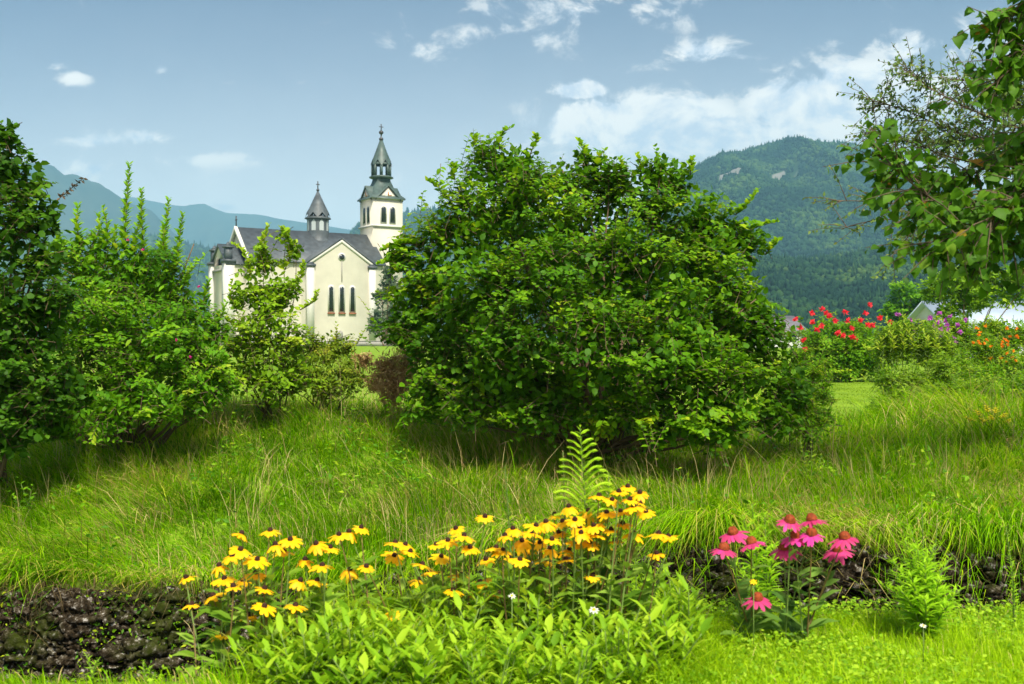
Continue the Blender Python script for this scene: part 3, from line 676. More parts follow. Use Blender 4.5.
# ------------------------------------------------------------------ bush builder
def shrub(name, label, cat, base, lobes, lsize, lw, dens, m_leaf, T=T_OV, group=None, tw_len=.32, nl=8, stems=True, inner=.35, flat=.6, top_bias=.15, rnd_mid=.45, m_st=None, shoots=None, partname='foliage', yscale=.8, stem_r=.022, extra=None, upb=.22, nj=.24, clus=8, csp=.17):
    """lobes: (px, py, radius px, depth)"""
    o = thing(name, base, label, cat, group)
    gl, gs = G(), G()
    base = np.array(base, float)
    for (px, py, rp, d) in lobes:
        c = P(px, py, d); r_ = rp / FP * d
        n_ = int(dens * r_ * r_ * 190) + 6
        dr = unit(rng.normal(size=(n_, 3)) + np.array((0, -.25, top_bias)))
        rad = r_ * (.5 + .5 * rng.random(n_) ** .5)[:, None] * np.array((1, yscale, 1))
        lump = .70 + .62 * vn(dr[:, 0] * 2.3 + px, dr[:, 2] * 2.3 + py + dr[:, 1] * 2, 8)[:, None]
        nc = max(3, n_ // clus); cc = rng.integers(0, nc, n_)
        tip = (c + dr * rad * lump)[cc] + rng.normal(0, 1, (n_, 3)) * np.array((1, 1, .42)) * r_ * csp
        dr = unit(dr[cc] + rng.normal(0, .22, (n_, 3)))
        tl = tw_len * rng.uniform(.6, 1.25, n_)[:, None]
        tdir = unit(dr * np.array((1, 1, .75)) + np.array((0, 0, upb)) + rng.normal(0, .3, (n_, 3)))
        st = tip - tdir * tl; st[:, 2] -= .03
        mid = (st + tip) / 2 + np.array((0, 0, .04)) * tl
        tubes3(gs, st, mid, tip, .0035, .0015, .5)
        tr_ = rng.normal(0, .09, n_) + rng.normal(0, .16, nc)[cc]
        side = unit(np.cross(tdir, np.array((0, 0, 1.)) + rng.normal(0, .25, (n_, 3))))
        for i in range(nl):
            t_ = .15 + .85 * (i + rng.random(n_) * .6) / nl
            pt = (st * (1 - t_)[:, None] + tip * t_[:, None]) + np.array((0, 0, 1.)) * (.06 * tl[:, 0] * np.sin(t_ * 3.1))[:, None]
            sg = 1 if i % 2 else -1
            A = unit(tdir * (.35 + .5 * t_[:, None]) + side * sg * .9 + np.array((0, 0, -.20)) + rng.normal(0, .2, (n_, 3)))
            Nn = unit(np.array((0, -.2, 1.)) * flat + dr * (1 - flat) * .8 + rng.normal(0, nj, (n_, 3)))
            L_ = lsize * rng.uniform(.6, 1.15, n_) * (1.05 - .35 * t_)
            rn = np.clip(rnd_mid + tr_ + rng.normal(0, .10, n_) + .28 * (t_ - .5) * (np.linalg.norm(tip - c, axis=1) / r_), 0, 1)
            leaves(gl, pt, A, Nn, L_, L_ * lw, rn, T)
        if inner > 0:
            k = int(n_ * nl * inner)
            dd = unit(rng.normal(size=(k, 3))) * (rng.random(k) ** .4 * .75)[:, None]
            pt = c + dd * r_ * np.array((1, yscale, 1))
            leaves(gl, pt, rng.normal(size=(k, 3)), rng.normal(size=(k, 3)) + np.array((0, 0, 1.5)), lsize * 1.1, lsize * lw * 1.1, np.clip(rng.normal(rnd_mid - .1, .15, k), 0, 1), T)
        if stems:
            for q in range(1):
                e = c + rng.normal(0, .25, 3) * r_
                b2 = base + np.array((rng.normal(0, .10), rng.normal(0, .08), -.05)); m2 = b2 * .5 + e * .5 + rng.normal(0, .12, 3) * r_ + np.array((0, 0, .1 * r_))
                ts = np.linspace(0, 1, 9)[:, None]; pts = b2 * (1 - ts) ** 2 + 2 * m2 * ts * (1 - ts) + e * ts ** 2
                pts += rng.normal(0, .012, pts.shape); tube(gs, pts, np.linspace(stem_r, stem_r * .25, 9), 6)
    for sh in (shoots or []):
        (px, py, px2, py2, d) = sh
        a, b2 = P(px, py, d), P(px2, py2, d); k = max(10, int(np.linalg.norm(b2 - a) / .022))
        ts = np.linspace(0, 1, k); pts = a + (b2 - a) * ts[:, None] + rng.normal(0, .04, 3) * np.sin(ts * 3)[:, None] + rng.normal(0, .05, 3) * (ts ** 2)[:, None] * np.array((1, 1, 0))
        tube(gs, pts[::3], np.linspace(.007, .002, len(pts[::3])), 4)
        ang = np.arange(k) * 2.4
        for rep in range(2):
            ax = unit(np.stack([np.cos(ang + rep * 3.1), np.sin(ang + rep * 3.1), .75 + .5 * ts], 1))
            leaves(gl, pts, ax, np.stack([-np.cos(ang) * .6, -np.sin(ang) * .6 - .3, np.ones(k)], 1), lsize * rng.uniform(.9, 1.5, k) * (1.15 - .6 * ts), lsize * lw * 1.3 * (1.15 - .6 * ts), np.clip(rng.normal(.7, .12, k), 0, 1), T)
    if extra: extra(gl, gs)
    gl.build(partname, m_leaf, o)
    if gs.n: gs.build('branches', m_st or m_twig, o, smooth=True)
    return o
def gz(x, y): return float(H(x, y))
def gp(px, d):
    x = (px - 512) / FP * d; return (x, d, gz(x, d))

hz = [(498, 190, 52, 10.6), (468, 225, 48, 10.2), (437, 262, 50, 10.3), (520, 172, 34, 10.9), (492, 158, 22, 10.8), (540, 215, 55, 10.2), (585, 195, 42, 10.8), (590, 165, 22, 10.9), (640, 200, 44, 10.8),
      (672, 180, 28, 11), (655, 172, 20, 10.8), (700, 220, 46, 10.8), (715, 262, 52, 10.5), (745, 240, 30, 10.8), (425, 300, 42, 10.3), (432, 345, 44, 10.2), (480, 290, 60, 9.7), (560, 275, 65, 9.5), (630, 270, 60, 9.5), (665, 310, 58, 9.4),
      (735, 310, 48, 10.2), (765, 345, 42, 10.2), (778, 385, 40, 10), (455, 380, 45, 9.9), (510, 350, 60, 9.4), (590, 345, 66, 9.1), (660, 370, 60, 9.0), (720, 375, 55, 9.2), (500, 395, 36, 9.8), (545, 385, 36, 9.9),
      (690, 415, 40, 9.0), (730, 420, 36, 9.2), (775, 418, 30, 9.6), (625, 400, 34, 9.2), (600, 250, 60, 11.5), (520, 250, 60, 11.5), (680, 260, 60, 11.5), (600, 330, 90, 11.3), (700, 340, 70, 11), (480, 340, 70, 11), (560, 180, 20, 10.7), (615, 180, 24, 10.7), (400, 255, 22, 10.2), (795, 395, 26, 9.8), (712, 438, 20, 9.0), (425, 395, 34, 9.9), (465, 410, 30, 9.6), (560, 412, 34, 9.4), (655, 432, 28, 9.0), (600, 415, 28, 9.3), (400, 330, 24, 10.3), (520, 408, 30, 9.5), (575, 395, 55, 11), (640, 400, 50, 11), (510, 390, 50, 11)]
hsh = [(480, 165, 476, 138, 10.6), (500, 150, 503, 128, 10.6), (530, 155, 538, 136, 10.8), (585, 160, 583, 140, 10.8), (600, 165, 606, 150, 10.8), (660, 170, 658, 146, 10.8), (640, 175, 637, 155, 10.8), (690, 175, 693, 158, 10.8), (735, 215, 752, 190, 10.8), (765, 255, 784, 240, 10.6), (450, 200, 432, 182, 10.4), (455, 180, 447, 166, 10.4), (420, 245, 378, 252, 10.2), (400, 260, 376, 266, 10.2), (750, 230, 775, 222, 10.6), (615, 170, 622, 158, 10.7)]
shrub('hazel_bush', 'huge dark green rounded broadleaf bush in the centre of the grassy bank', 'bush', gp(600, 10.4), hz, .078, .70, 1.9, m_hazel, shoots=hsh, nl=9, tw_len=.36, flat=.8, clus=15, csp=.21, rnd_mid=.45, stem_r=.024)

lt = [(20, 175, 36, 9), (-10, 160, 40, 9), (40, 215, 28, 9), (15, 235, 45, 8.8), (48, 260, 26, 8.9), (10, 300, 50, 8.7), (0, 360, 55, 8.7), (30, 400, 40, 8.8), (-50, 200, 60, 9.2), (-60, 300, 80, 9.2), (-60, 390, 60, 9), (30, 330, 40, 8.9), (5, 135, 18, 9), (20, 420, 36, 8.6), (-10, 435, 40, 8.5), (50, 300, 30, 8.8), (60, 380, 30, 8.8)]
def brown_sprig(gl, gs):
    a = P(40, 215, 9); b2 = P(84, 178, 9); ts = np.linspace(0, 1, 12)[:, None]; tube(gs, a + (b2 - a) * ts, np.linspace(.006, .003, 12), 4); tt = rng.uniform(.45, 1, (40, 1)); leaves(gs, a + (b2 - a) * tt, rng.normal(size=(40, 3)), rng.normal(size=(40, 3)), .045, .022, .5, T_LOW)
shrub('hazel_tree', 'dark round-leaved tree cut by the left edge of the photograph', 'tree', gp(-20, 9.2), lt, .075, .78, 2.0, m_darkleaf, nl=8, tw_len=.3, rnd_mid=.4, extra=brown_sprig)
wz = [(75, 260, 40, 10.2), (115, 270, 45, 10), (155, 280, 45, 10), (190, 320, 40, 10.1), (95, 320, 55, 9.7), (150, 340, 60, 9.6), (200, 360, 40, 9.8), (80, 380, 45, 9.6), (130, 390, 42, 9.5), (180, 395, 32, 9.7), (55, 320, 45, 10.2), (130, 300, 60, 10.8), (60, 400, 40, 9.6), (215, 335, 20, 10.2), (65, 420, 28, 9.3), (110, 412, 30, 9.2), (160, 405, 28, 9.3), (198, 392, 24, 9.5), (215, 370, 20, 9.8), (40, 415, 28, 9.3), (210, 395, 22, 9.8), (225, 385, 18, 10.1), (140, 375, 40, 9.8)]
wsh = [(125, 250, 129, 164, 10), (145, 260, 146, 192, 10), (160, 265, 168, 200, 10.1), (105, 250, 106, 208, 10), (80, 245, 78, 205, 10.1), (92, 245, 94, 215, 10), (175, 270, 183, 215, 10), (165, 262, 160, 222, 10), (200, 310, 212, 280, 10.1), (210, 330, 226, 302, 10.1), (185, 285, 196, 255, 10.1), (65, 250, 62, 214, 10.1), (135, 255, 137, 215, 10), (118, 255, 116, 228, 9.9)]
wei = shrub('weigela_shrub', 'tall leafy shrub with upright shoots and a few pink flowers, left bank', 'shrub', gp(130, 10.2), wz, .08, .42, 2.5, m_weig, T=T_LAN if False else T_OV, shoots=wsh, nl=9, tw_len=.32, rnd_mid=.5, flat=.5)
def blossoms(parent, spots, size, m, pet=6):
    g = G()
    for (px, py, d) in spots:
        c = P(px, py, d); k = pet
        ax = unit(rng.normal(size=(k, 3)) + np.array((0, -.4, .3)))
        leaves(g, np.repeat(c[None], k, 0), ax, rng.normal(size=(k, 3)), size * rng.uniform(.5, 1, k), size * .55, rng.random(k), T_LOW)
        ax2 = unit(rng.normal(size=(k, 3)))
        leaves(g, np.repeat(c[None], k, 0), ax2, ax, size * .7, size * .6, rng.random(k), T_LOW)
    return g.build('blossoms', m, parent)
blossoms(wei, [(128, 240, 9.6), (199, 287, 9.7), (190, 357, 9.3), (143, 250, 9.6), (176, 340, 9.2)], .025, m_pink)
st_l = [(262, 262, 20, 11), (250, 290, 26, 11), (285, 290, 24, 11), (265, 320, 34, 10.8), (245, 345, 26, 10.8), (290, 340, 24, 10.8), (270, 365, 34, 10.8), (295, 250, 10, 11), (285, 235, 9, 11), (245, 375, 24, 10.8), (295, 370, 22, 10.8), (225, 370, 18, 10.9), (268, 300, 26, 11), (230, 345, 16, 11), (272, 385, 24, 10.6)]
ssh = [(270, 270, 266, 226, 11), (285, 270, 290, 228, 11), (250, 280, 240, 246, 11), (295, 285, 305, 262, 11), (240, 310, 226, 280, 11), (300, 310, 312, 292, 11), (245, 330, 222, 318, 11), (262, 260, 256, 238, 11)]
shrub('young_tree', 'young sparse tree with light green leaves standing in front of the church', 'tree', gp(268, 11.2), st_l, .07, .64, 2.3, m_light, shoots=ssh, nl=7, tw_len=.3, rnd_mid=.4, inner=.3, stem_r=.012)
shrub('low_shrub', 'low yellow green shrub between the young tree and the dry shrub', 'shrub', gp(328, 11.6), [(310, 350, 22, 11.5), (335, 350, 24, 11.6), (322, 372, 28, 11.3), (350, 368, 18, 11.4), (300, 372, 20, 11.3), (325, 385, 20, 11.1), (350, 385, 18, 11.1), (290, 385, 18, 11.1)], .06, .45, 4.0, m_yshrub, nl=8, tw_len=.2, stems=True, stem_r=.012, shoots=[(330, 350, 335, 322, 11.5), (345, 350, 352, 332, 11.5), (315, 350, 312, 328, 11.5)])
shrub('dry_shrub', 'dry brown shrub at the left foot of the huge bush', 'shrub', gp(395, 11.2), [(385, 368, 20, 11.1), (405, 365, 18, 11.1), (395, 382, 22, 11), (375, 380, 14, 11), (420, 378, 14, 10.9), (365, 360, 12, 11.1), (395, 392, 18, 10.8)], .055, .3, 9, m_dry, T=T_LAN, nl=9, tw_len=.2, stem_r=.010, m_st=m_dry)
shrub('yellow_shrub', 'small yellowing shrub touching the left edge of the huge bush', 'shrub', gp(412, 12.5), [(405, 345, 14, 12.4), (412, 332, 12, 12.4), (418, 352, 14, 12.4)], .06, .45, 2.5, m_yshrub, nl=8, tw_len=.2, rnd_mid=.75, stem_r=.012)
shrub('grey_tree', 'small grey green tree beside the church wall', 'tree', (P(385, 340, 140)[0], 140, 0), [(382, 298, 12, 140), (390, 285, 13, 140), (378, 318, 13, 140), (395, 312, 14, 140), (388, 272, 9, 140), (374, 328, 8, 140), (398, 330, 10, 140)], .6, .6, .05, m_grey, T=T_LOW, nl=8, tw_len=1.6, stem_r=.16, inner=.4)
shrub('right_foot_shrub', 'feathery light green shrub at the right foot of the huge bush', 'shrub', gp(812, 10.3), [(800, 395, 24, 10.2), (815, 375, 18, 10.4), (808, 410, 22, 10.1), (822, 392, 16, 10.3), (795, 360, 16, 10.4), (805, 425, 24, 9.9), (822, 415, 16, 10)], .07, .3, 3.5, m_weig, T=T_LAN, nl=10, tw_len=.28, rnd_mid=.7, stem_r=.008, shoots=[(812, 375, 818, 345, 10.3), (800, 370, 798, 340, 10.3), (822, 390, 832, 368, 10.3)])
# far garden, right
rd = [(825, 340, 28, 29), (855, 338, 26, 29), (840, 355, 24, 28.5), (810, 352, 20, 29), (875, 345, 20, 29), (865, 362, 18, 28.6), (815, 366, 14, 28.5), (895, 340, 16, 29.5)]
red = shrub('flower_bush', 'green bush dotted with red blossoms at the edge of the mown lawn', 'bush', (P(845, 337, 29)[0], 29, gz(P(845, 337, 29)[0], 29)), rd + [(835, 365, 20, 28.5), (880, 360, 20, 28.5), (850, 350, 30, 28.5)], .14, .45, 1.6, m_weig, T=T_LOW, nl=8, tw_len=.5, stem_r=.03, rnd_mid=.6)
blossoms(red, [(px_, py_, 28.0) for px_, py_ in zip([795, 803, 812, 822, 829, 835, 843, 848, 822, 838, 852, 866, 870, 868, 856, 805, 812, 873, 880, 890, 800, 845, 860, 826, 817, 852], [319, 340, 322, 326, 316, 321, 335, 321, 309, 333, 337, 313, 305, 325, 339, 349, 313, 325, 318, 322, 328, 312, 320, 313, 330, 328])], .14, m_red, 8)
tallw = [(885, 355, 16, 15), (905, 345, 18, 15), (925, 350, 18, 15), (890, 380, 18, 14.5), (915, 380, 20, 14.5), (945, 370, 22, 14.5), (900, 400, 18, 14), (930, 400, 20, 14)]
shrub('tall_weeds', 'tall feathery wild plants at the corner of the mown lawn', 'plant', (P(910, 337, 14.8)[0], 14.8, gz(5.9, 14.8)), tallw + [(885, 338, 16, 15), (905, 328, 15, 15), (925, 335, 16, 15), (945, 345, 18, 15), (880, 410, 16, 13.5), (950, 395, 22, 14), (975, 395, 22, 14)], .085, .34, 4.5, m_tall, T=T_LAN, nl=10, tw_len=.4, m_st=m_stem, rnd_mid=.3, stem_r=.012, shoots=[(x_, 350, x_ + random.uniform(-8, 8), y_, 14.8) for x_, y_ in ((880, 332), (892, 318), (903, 325), (915, 316), (925, 328), (938, 322), (872, 345), (948, 330))], inner=.2)
pf = [(950, 345, 20, 17), (970, 340, 20, 17), (960, 365, 22, 16.5), (990, 355, 20, 16.5)]
pp = shrub('purple_flower_bush', 'tall plants with purple blossoms in front of the pale roofed house', 'plant', (P(965, 337, 17)[0], 17, gz(7.7, 17)), pf + [(935, 330, 14, 17), (960, 330, 16, 17), (985, 335, 16, 17), (930, 350, 20, 16.5), (955, 325, 14, 17), (945, 380, 20, 16), (975, 385, 22, 16), (990, 330, 14, 17)], .085, .28, 5.0, m_weig, T=T_LOW, nl=8, tw_len=.4, m_st=m_stem, stem_r=.012, rnd_mid=.7)
blossoms(pp, [(px_, py_, 16.3 + random.random() * .4) for px_, py_ in zip([937, 898, 910, 934, 945, 948, 941, 950, 958, 936, 946, 953, 960, 966, 944, 952, 930, 940, 955, 947, 913, 939], [322, 314, 320, 326, 321, 330, 336, 316, 325, 342, 347, 338, 332, 320, 353, 351, 318, 330, 342, 325, 332, 313])], .075, m_purple, 7)
of = [(1005, 340, 22, 17), (1025, 335, 24, 17), (985, 352, 20, 16.6), (1010, 365, 24, 16.4), (1040, 360, 26, 16.4), (1060, 350, 30, 16.5), (990, 375, 20, 16)]
oo = shrub('orange_flower_bush', 'leafy bush with small orange blossoms at the right edge of the garden', 'plant', (P(1010, 337, 17)[0], 17, gz(8.5, 17)), of + [(1000, 330, 16, 17), (1000, 395, 22, 15.5), (1025, 390, 24, 15.5), (965, 395, 20, 15.5)], .075, .35, 4.5, m_weig, T=T_LOW, nl=8, tw_len=.4, m_st=m_stem, stem_r=.012, rnd_mid=.75)
blossoms(oo, [(random.uniform(972, 1024), random.uniform(326, 362), 15.9 + random.random() * .4) for _ in range(30)], .05, m_orange, 6)
shrub('garden_tree', 'rounded tree beyond the garden, under the overhanging branches', 'tree', (P(905, 337, 90)[0], 90, 0), [(905, 296, 20, 90), (893, 312, 16, 90), (918, 310, 16, 90), (905, 322, 18, 90)], .5, .6, .10, m_weig, T=T_LOW, nl=8, tw_len=1.2, stem_r=.15)
shrub('fruit_tree', 'bright green broad tree standing beside the pale roofed house', 'tree', (P(962, 337, 45)[0], 45, 0), [(950, 285, 22, 45), (975, 275, 24, 45), (935, 290, 18, 45), (962, 303, 20, 45), (945, 312, 14, 45), (980, 300, 18, 45), (1000, 285, 24, 45), (1025, 290, 24, 45)], .28, .5, .3, m_light, T=T_LOW, nl=8, tw_len=.8, stem_r=.05, rnd_mid=.3)

# ------------------------------------------------------------------ overhanging branches at the right
def branch_tree(name, label, trunk, branches, lsize, lw, m, T, spread, tw_n, nl, droop, r0, sub_len, rnd_mid=.5, d_j=.3):
    o = thing(name, (trunk[0][0], trunk[0][1], trunk[0][2]), label, 'tree')
    gt = G(); tr_ = np.array(trunk, float); tube(gt, tr_, np.linspace(r0, r0 * .5, len(tr_)), 10); gt.build('trunk', m_bark, o, smooth=True)
    gb, gl = G(), G()
    for br in branches:
        pts = np.array([P(*q) for q in br[0]]); dens = br[1]
        # start of each branch joins the trunk
        j = np.argmin(np.linalg.norm(tr_ - pts[0], axis=1)); 
        pts = np.vstack([tr_[j], pts]) if br[2] else pts
        seg = np.linalg.norm(np.diff(pts, axis=0), axis=1); s_ = np.concatenate([[0], np.cumsum(seg)]); n_ = max(6, int(s_[-1] / .06))
        q = np.linspace(0, s_[-1], n_); c = np.stack([np.interp(q, s_, pts[:, i]) for i in range(3)], 1)
        ker = np.ones(5) / 5; cp = np.stack([np.convolve(np.pad(c[:, i], 2, 'edge'), ker, 'valid') for i in range(3)], 1)
        cp += np.stack([vn(q * 3, i * 7.7 + s_[-1], 4) - .5 for i in range(3)], 1) * .05
        tube(gb, cp, np.linspace(.022 if br[2] else .012, .003, n_), 5)
        k = int(tw_n * s_[-1] * dens)
        t0 = rng.random(k) ** .8 if not br[2] else .25 + .75 * rng.random(k)
        ii = t0 * (n_ - 1); st = np.stack([np.interp(ii, np.arange(n_), cp[:, i]) for i in range(3)], 1)
        gd = unit(np.stack([np.interp(ii, np.arange(n_), np.gradient(cp[:, i])) for i in range(3)], 1))
        td = unit(gd * .6 + rng.normal(0, spread, (k, 3)) * np.array((1, d_j * 2, 1)) + np.array((0, 0, -droop * .5)))
        tl = sub_len * rng.uniform(.4, 1.2, k)[:, None]; tip = st + td * tl; mid = (st + tip) / 2 + np.array((0, 0, .05)) * tl
        tubes3(gb, st, mid, tip, .0045, .0015, .5)
        for i in range(nl):
            t_ = .2 + .8 * (i + rng.random(k) * .7) / nl
            pt = st * (1 - t_)[:, None] + tip * t_[:, None]
            A = unit(td * .4 + rng.normal(0, .6, (k, 3)) + np.array((0, 0, -droop)))
            Nn = unit(rng.normal(0, .5, (k, 3)) + np.array((0, -.6, .8)))
            L_ = lsize * rng.uniform(.6, 1.15, k)
            rn = np.clip(rng.normal(rnd_mid, .2, k), 0, 1)
            leaves(gl, pt, A, Nn, L_, L_ * lw, rn, T)
    gl.build('foliage', m, o); gb.build('branches', m_bark, o, smooth=True)
    return o
T_HEART = (np.array([(0, 0, 0), (0, .35, -.03), (0, .72, -.08), (0, 1.05, -.25), (-.36, -.08, -.02), (-.54, .25, .05), (-.38, .65, 0), (.36, -.08, -.02), (.54, .25, .05), (.38, .65, 0)]),
           np.array([(0, 1, 4), (2, 3, 6), (0, 7, 1), (2, 9, 3), (1, 5, 4), (1, 7, 8)]), np.array([(1, 2, 6, 5), (1, 8, 9, 2)]))
lz = gz(3.7, 3.4)
ltr = [(3.7, 3.0, .03), (3.66, 3.05, 1.0), (3.6, 3.2, 2.0), (3.5, 3.4, 3.0), (3.45, 3.6, 4.0)]
LB = [([(1100, 60, 4.6), (1040, 130, 4.7), (980, 175, 4.8), (930, 190, 4.8), (885, 160, 4.8), (872, 150, 4.8)], 1.3, True),
      ([(1100, 100, 4.8), (1050, 170, 4.7), (990, 200, 4.7), (930, 200, 4.6), (880, 165, 4.6)], 1.3, True),
      ([(1120, 150, 4.8), (1040, 190, 4.6), (980, 220, 4.5), (940, 245, 4.5), (915, 252, 4.5)], 1.5, True),
      ([(1110, 200, 5.0), (1050, 240, 4.8), (1000, 248, 4.8), (965, 258, 4.8)], 1.2, True),
      ([(1080, -60, 4.6), (1040, -10, 4.5), (1010, 15, 4.5), (990, 35, 4.5)], 1.4, True),
      ([(1060, 0, 4.6), (1030, 50, 4.5), (1010, 75, 4.5), (985, 92, 4.5)], 1.6, True),
      ([(1070, 160, 4.4), (1030, 200, 4.4), (1000, 212, 4.3), (985, 226, 4.3)], 1.3, True),
      ([(1090, 60, 5.0), (1040, 130, 5.0), (1010, 150, 5.0), (990, 165, 5)], 1.0, True)]
branch_tree('linden_tree', 'large leaved tree whose branches hang in from the right edge', ltr, LB, .054, .84, m_linden, T_HEART, .6, 42, 6, .5, .13, .26, .45)
atr = [(7.6, 7.0, gz(7.6, 7.8)), (7.4, 8.0, 1.2), (7.1, 8.2, 2.2), (6.8, 8.4, 3.2), (6.6, 8.4, 4.2)]
atr[0] = (7.6, 8.0, gz(7.6, 8.0))
AB = [([(1090, 130, 8.4), (1030, 130, 8.3), (970, 110, 8.2), (930, 90, 8.2), (905, 75, 8.2), (900, 66, 8.2)], 1.3, True),
      ([(1090, 150, 8.4), (1020, 150, 8.3), (950, 130, 8.3), (900, 110, 8.3), (865, 98, 8.3)], 1.3, True),
      ([(1080, 170, 8.4), (1010, 170, 8.3), (940, 155, 8.3), (890, 135, 8.3), (866, 128, 8.3)], 1.2, True),
      ([(1080, 120, 8.6), (1020, 105, 8.5), (980, 88, 8.5), (950, 80, 8.5)], 1.6, True),
      ([(1080, 100, 8.6), (1040, 90, 8.5), (1000, 84, 8.5)], 1.6, True),
      ([(1070, 210, 8.4), (1000, 215, 8.2), (930, 205, 8.1), (870, 200, 8.1), (822, 205, 8.1)], .55, True),
      ([(1070, 230, 8.4), (1000, 225, 8.2), (940, 215, 8.1), (880, 218, 8.1), (838, 232, 8.1)], .45, True),
      ([(1060, 190, 8.4), (1000, 190, 8.2), (940, 200, 8.1), (905, 235, 8.1), (885, 262, 8.1)], .4, True),
      ([(1060, 200, 8.6), (1000, 215, 8.5), (950, 235, 8.5), (915, 240, 8.5)], .5, True),
      ([(1080, 140, 8.8), (1020, 135, 8.8), (960, 140, 8.8), (910, 150, 8.8)], 1.6, True),
      ([(1080, 160, 8.8), (1040, 190, 8.8), (990, 200, 8.8)], 1.6, True)]
branch_tree('apple_tree', 'airy small leaved tree with thin bare twigs behind the large leaved branches', atr, AB, .045, .55, m_apple, T_LOW, .6, 44, 10, .1, .12, .3, .5)

# ------------------------------------------------------------------ stone wall of the stream
m_rock, t, b = mat('mossy_stone')
tc = t.nodes.new('ShaderNodeTexCoord')
n = t.nodes.new('ShaderNodeTexNoise'); n.inputs['Scale'].default_value = 26; n.inputs['Detail'].default_value = 12; n.inputs['Roughness'].default_value = .7
n2 = t.nodes.new('ShaderNodeTexNoise'); n2.inputs['Scale'].default_value = 2.2; n2.inputs['Detail'].default_value = 5
t.links.new(tc.outputs['Object'], n.inputs['Vector']); t.links.new(tc.outputs['Object'], n2.inputs['Vector'])
r = t.nodes.new('ShaderNodeValToRGB'); e = r.color_ramp.elements
e[0].position = .38; e[0].color = (.010, .007, .004, 1); e[1].position = .645; e[1].color = (.50, .48, .44, 1)
q = e.new(.5); q.color = (.04, .03, .018, 1); q = e.new(.58); q.color = (.12, .10, .075, 1); t.links.new(n.outputs[0], r.inputs[0])
mr = t.nodes.new('ShaderNodeMapRange'); mr.inputs[1].default_value = .5; mr.inputs[2].default_value = .66; t.links.new(n2.outputs[0], mr.inputs[0])
mu = t.nodes.new('ShaderNodeMath'); mu.operation = 'MULTIPLY'; mu.inputs[1].default_value = .8; t.links.new(mr.outputs[0], mu.inputs[0])
mc = t.nodes.new('ShaderNodeMixRGB'); mc.inputs[2].default_value = (.035, .05, .006, 1); t.links.new(mu.outputs[0], mc.inputs[0]); t.links.new(r.outputs[0], mc.inputs[1])
t.links.new(mc.outputs[0], b.inputs['Base Color']); b.inputs['Roughness'].default_value = 1; b.inputs['Specular IOR Level'].default_value = .03
bp = t.nodes.new('ShaderNodeBump'); bp.inputs['Strength'].default_value = .9; bp.inputs['Distance'].default_value = .03; t.links.new(n.outputs[0], bp.inputs['Height']); t.links.new(bp.outputs[0], b.inputs['Normal'])
g = G(); n_ = 9500
rx = rng.uniform(-7.5, 7.5, n_); rt = rng.random(n_)
rzv = -1.35 + (lipz(rx) + 1.33) * rt; ry = lipy(rx) - .10 - .16 * (1 - rt) + rng.normal(0, .03, n_)
sz = rng.uniform(.015, .055, n_)
tv = ICO1[0]; V = tv[None] * rng.uniform(.5, 1.45, (n_, len(tv), 1)) * (sz[:, None] * rng.uniform(.5, 1.5, (n_, 3)) * np.array((1.3, .7, .8)))[:, None, :]
V += np.stack([rx, ry, rzv], 1)[:, None]
g.add(V, (ICO1[1][None] + (np.arange(n_) * len(tv))[:, None, None]).reshape(-1, 3))
tag(g.build('retaining_wall', m_rock, origin=(0, 7.0, -1.3)), 'dark mossy rubble stone bank along the stream beneath the overhanging grass', 'stone wall')
# pale stone slab at the lower left
g = G(); tv, tf = ICO1; V = tv * rng.uniform(.85, 1.1, (len(tv), 1)) * np.array((.20, .12, .05)); g.add(V + np.array((-1.93, 3.47, .05)), tf)
tag(g.build('pale_stone', simple('pale_stone', (.42, .38, .31), .9, .2, .3, 18, bump=.5), origin=(-1.93, 3.47, .03)), 'flat pale stone in the bottom left corner of the photograph', 'stone')

# ------------------------------------------------------------------ grass
def grass(name, label, m, xr, yr, nt, per, hr, wr, lean0, straw, spread=.12, droop=(.3, .85), keep=None, seed=1, nseg=3, hfun=None):
    x = rng.uniform(*xr, nt); y = rng.uniform(*yr, nt)
    if keep is not None: k = keep(x, y); x, y = x[k], y[k]
    nt = len(x)
    bx_ = np.repeat(x, per) + rng.normal(0, spread, nt * per); by_ = np.repeat(y, per) + rng.normal(0, spread, nt * per)
    k = nt * per
    if keep is not None:
        kk = keep(bx_, by_)
    else: kk = np.ones(k, bool)
    th_ = np.repeat(vn(x * .9, y * 1.1, seed) * 7 - 3.5 + rng.normal(0, .5, nt), per) + rng.normal(0, .7, k)
    mag = np.repeat(.25 + .9 * vn(x * 1.1 + 5, y * 1.1, seed + 3), per) * rng.uniform(.4, 1.4, k)
    th_ = th_ + np.repeat((rng.random(nt) < .3) * rng.normal(0, 1.6, nt), per)
    lean = np.stack([-np.cos(th_) * mag * .8 + lean0[0], np.sin(th_) * mag * .5 + lean0[1]], 1)
    h = rng.uniform(*hr, k) * np.repeat((.45 + 1.1 * vn(x * 2.2, y * 2.2, seed + 9)) * rng.uniform(.7, 1.25, nt), per)
    if hfun is not None: h = h * hfun(bx_, by_)
    rn = np.clip(rng.beta(2, 2.6, k) * .85 + np.repeat(rng.normal(0, .16, nt) + .5 * (fbm(x * 1.1, y * 1.5, seed + 40) - .5), per), 0, .86)
    st = rng.random(k) < straw * np.repeat(.2 + 2.2 * vn(x * .9, y * .9, seed + 21) ** 2, per); rn[st] = rng.uniform(.9, 1, st.sum())
    p = np.stack([bx_, by_, H(bx_, by_) - .015], 1)[kk]
    g = G(); blades(g, p, h[kk], lean[kk], rng.uniform(*wr, k)[kk], rn[kk], rng.uniform(*droop, k)[kk], nseg)
    return tag(g.build(name, m), label, 'grass', kind='stuff')
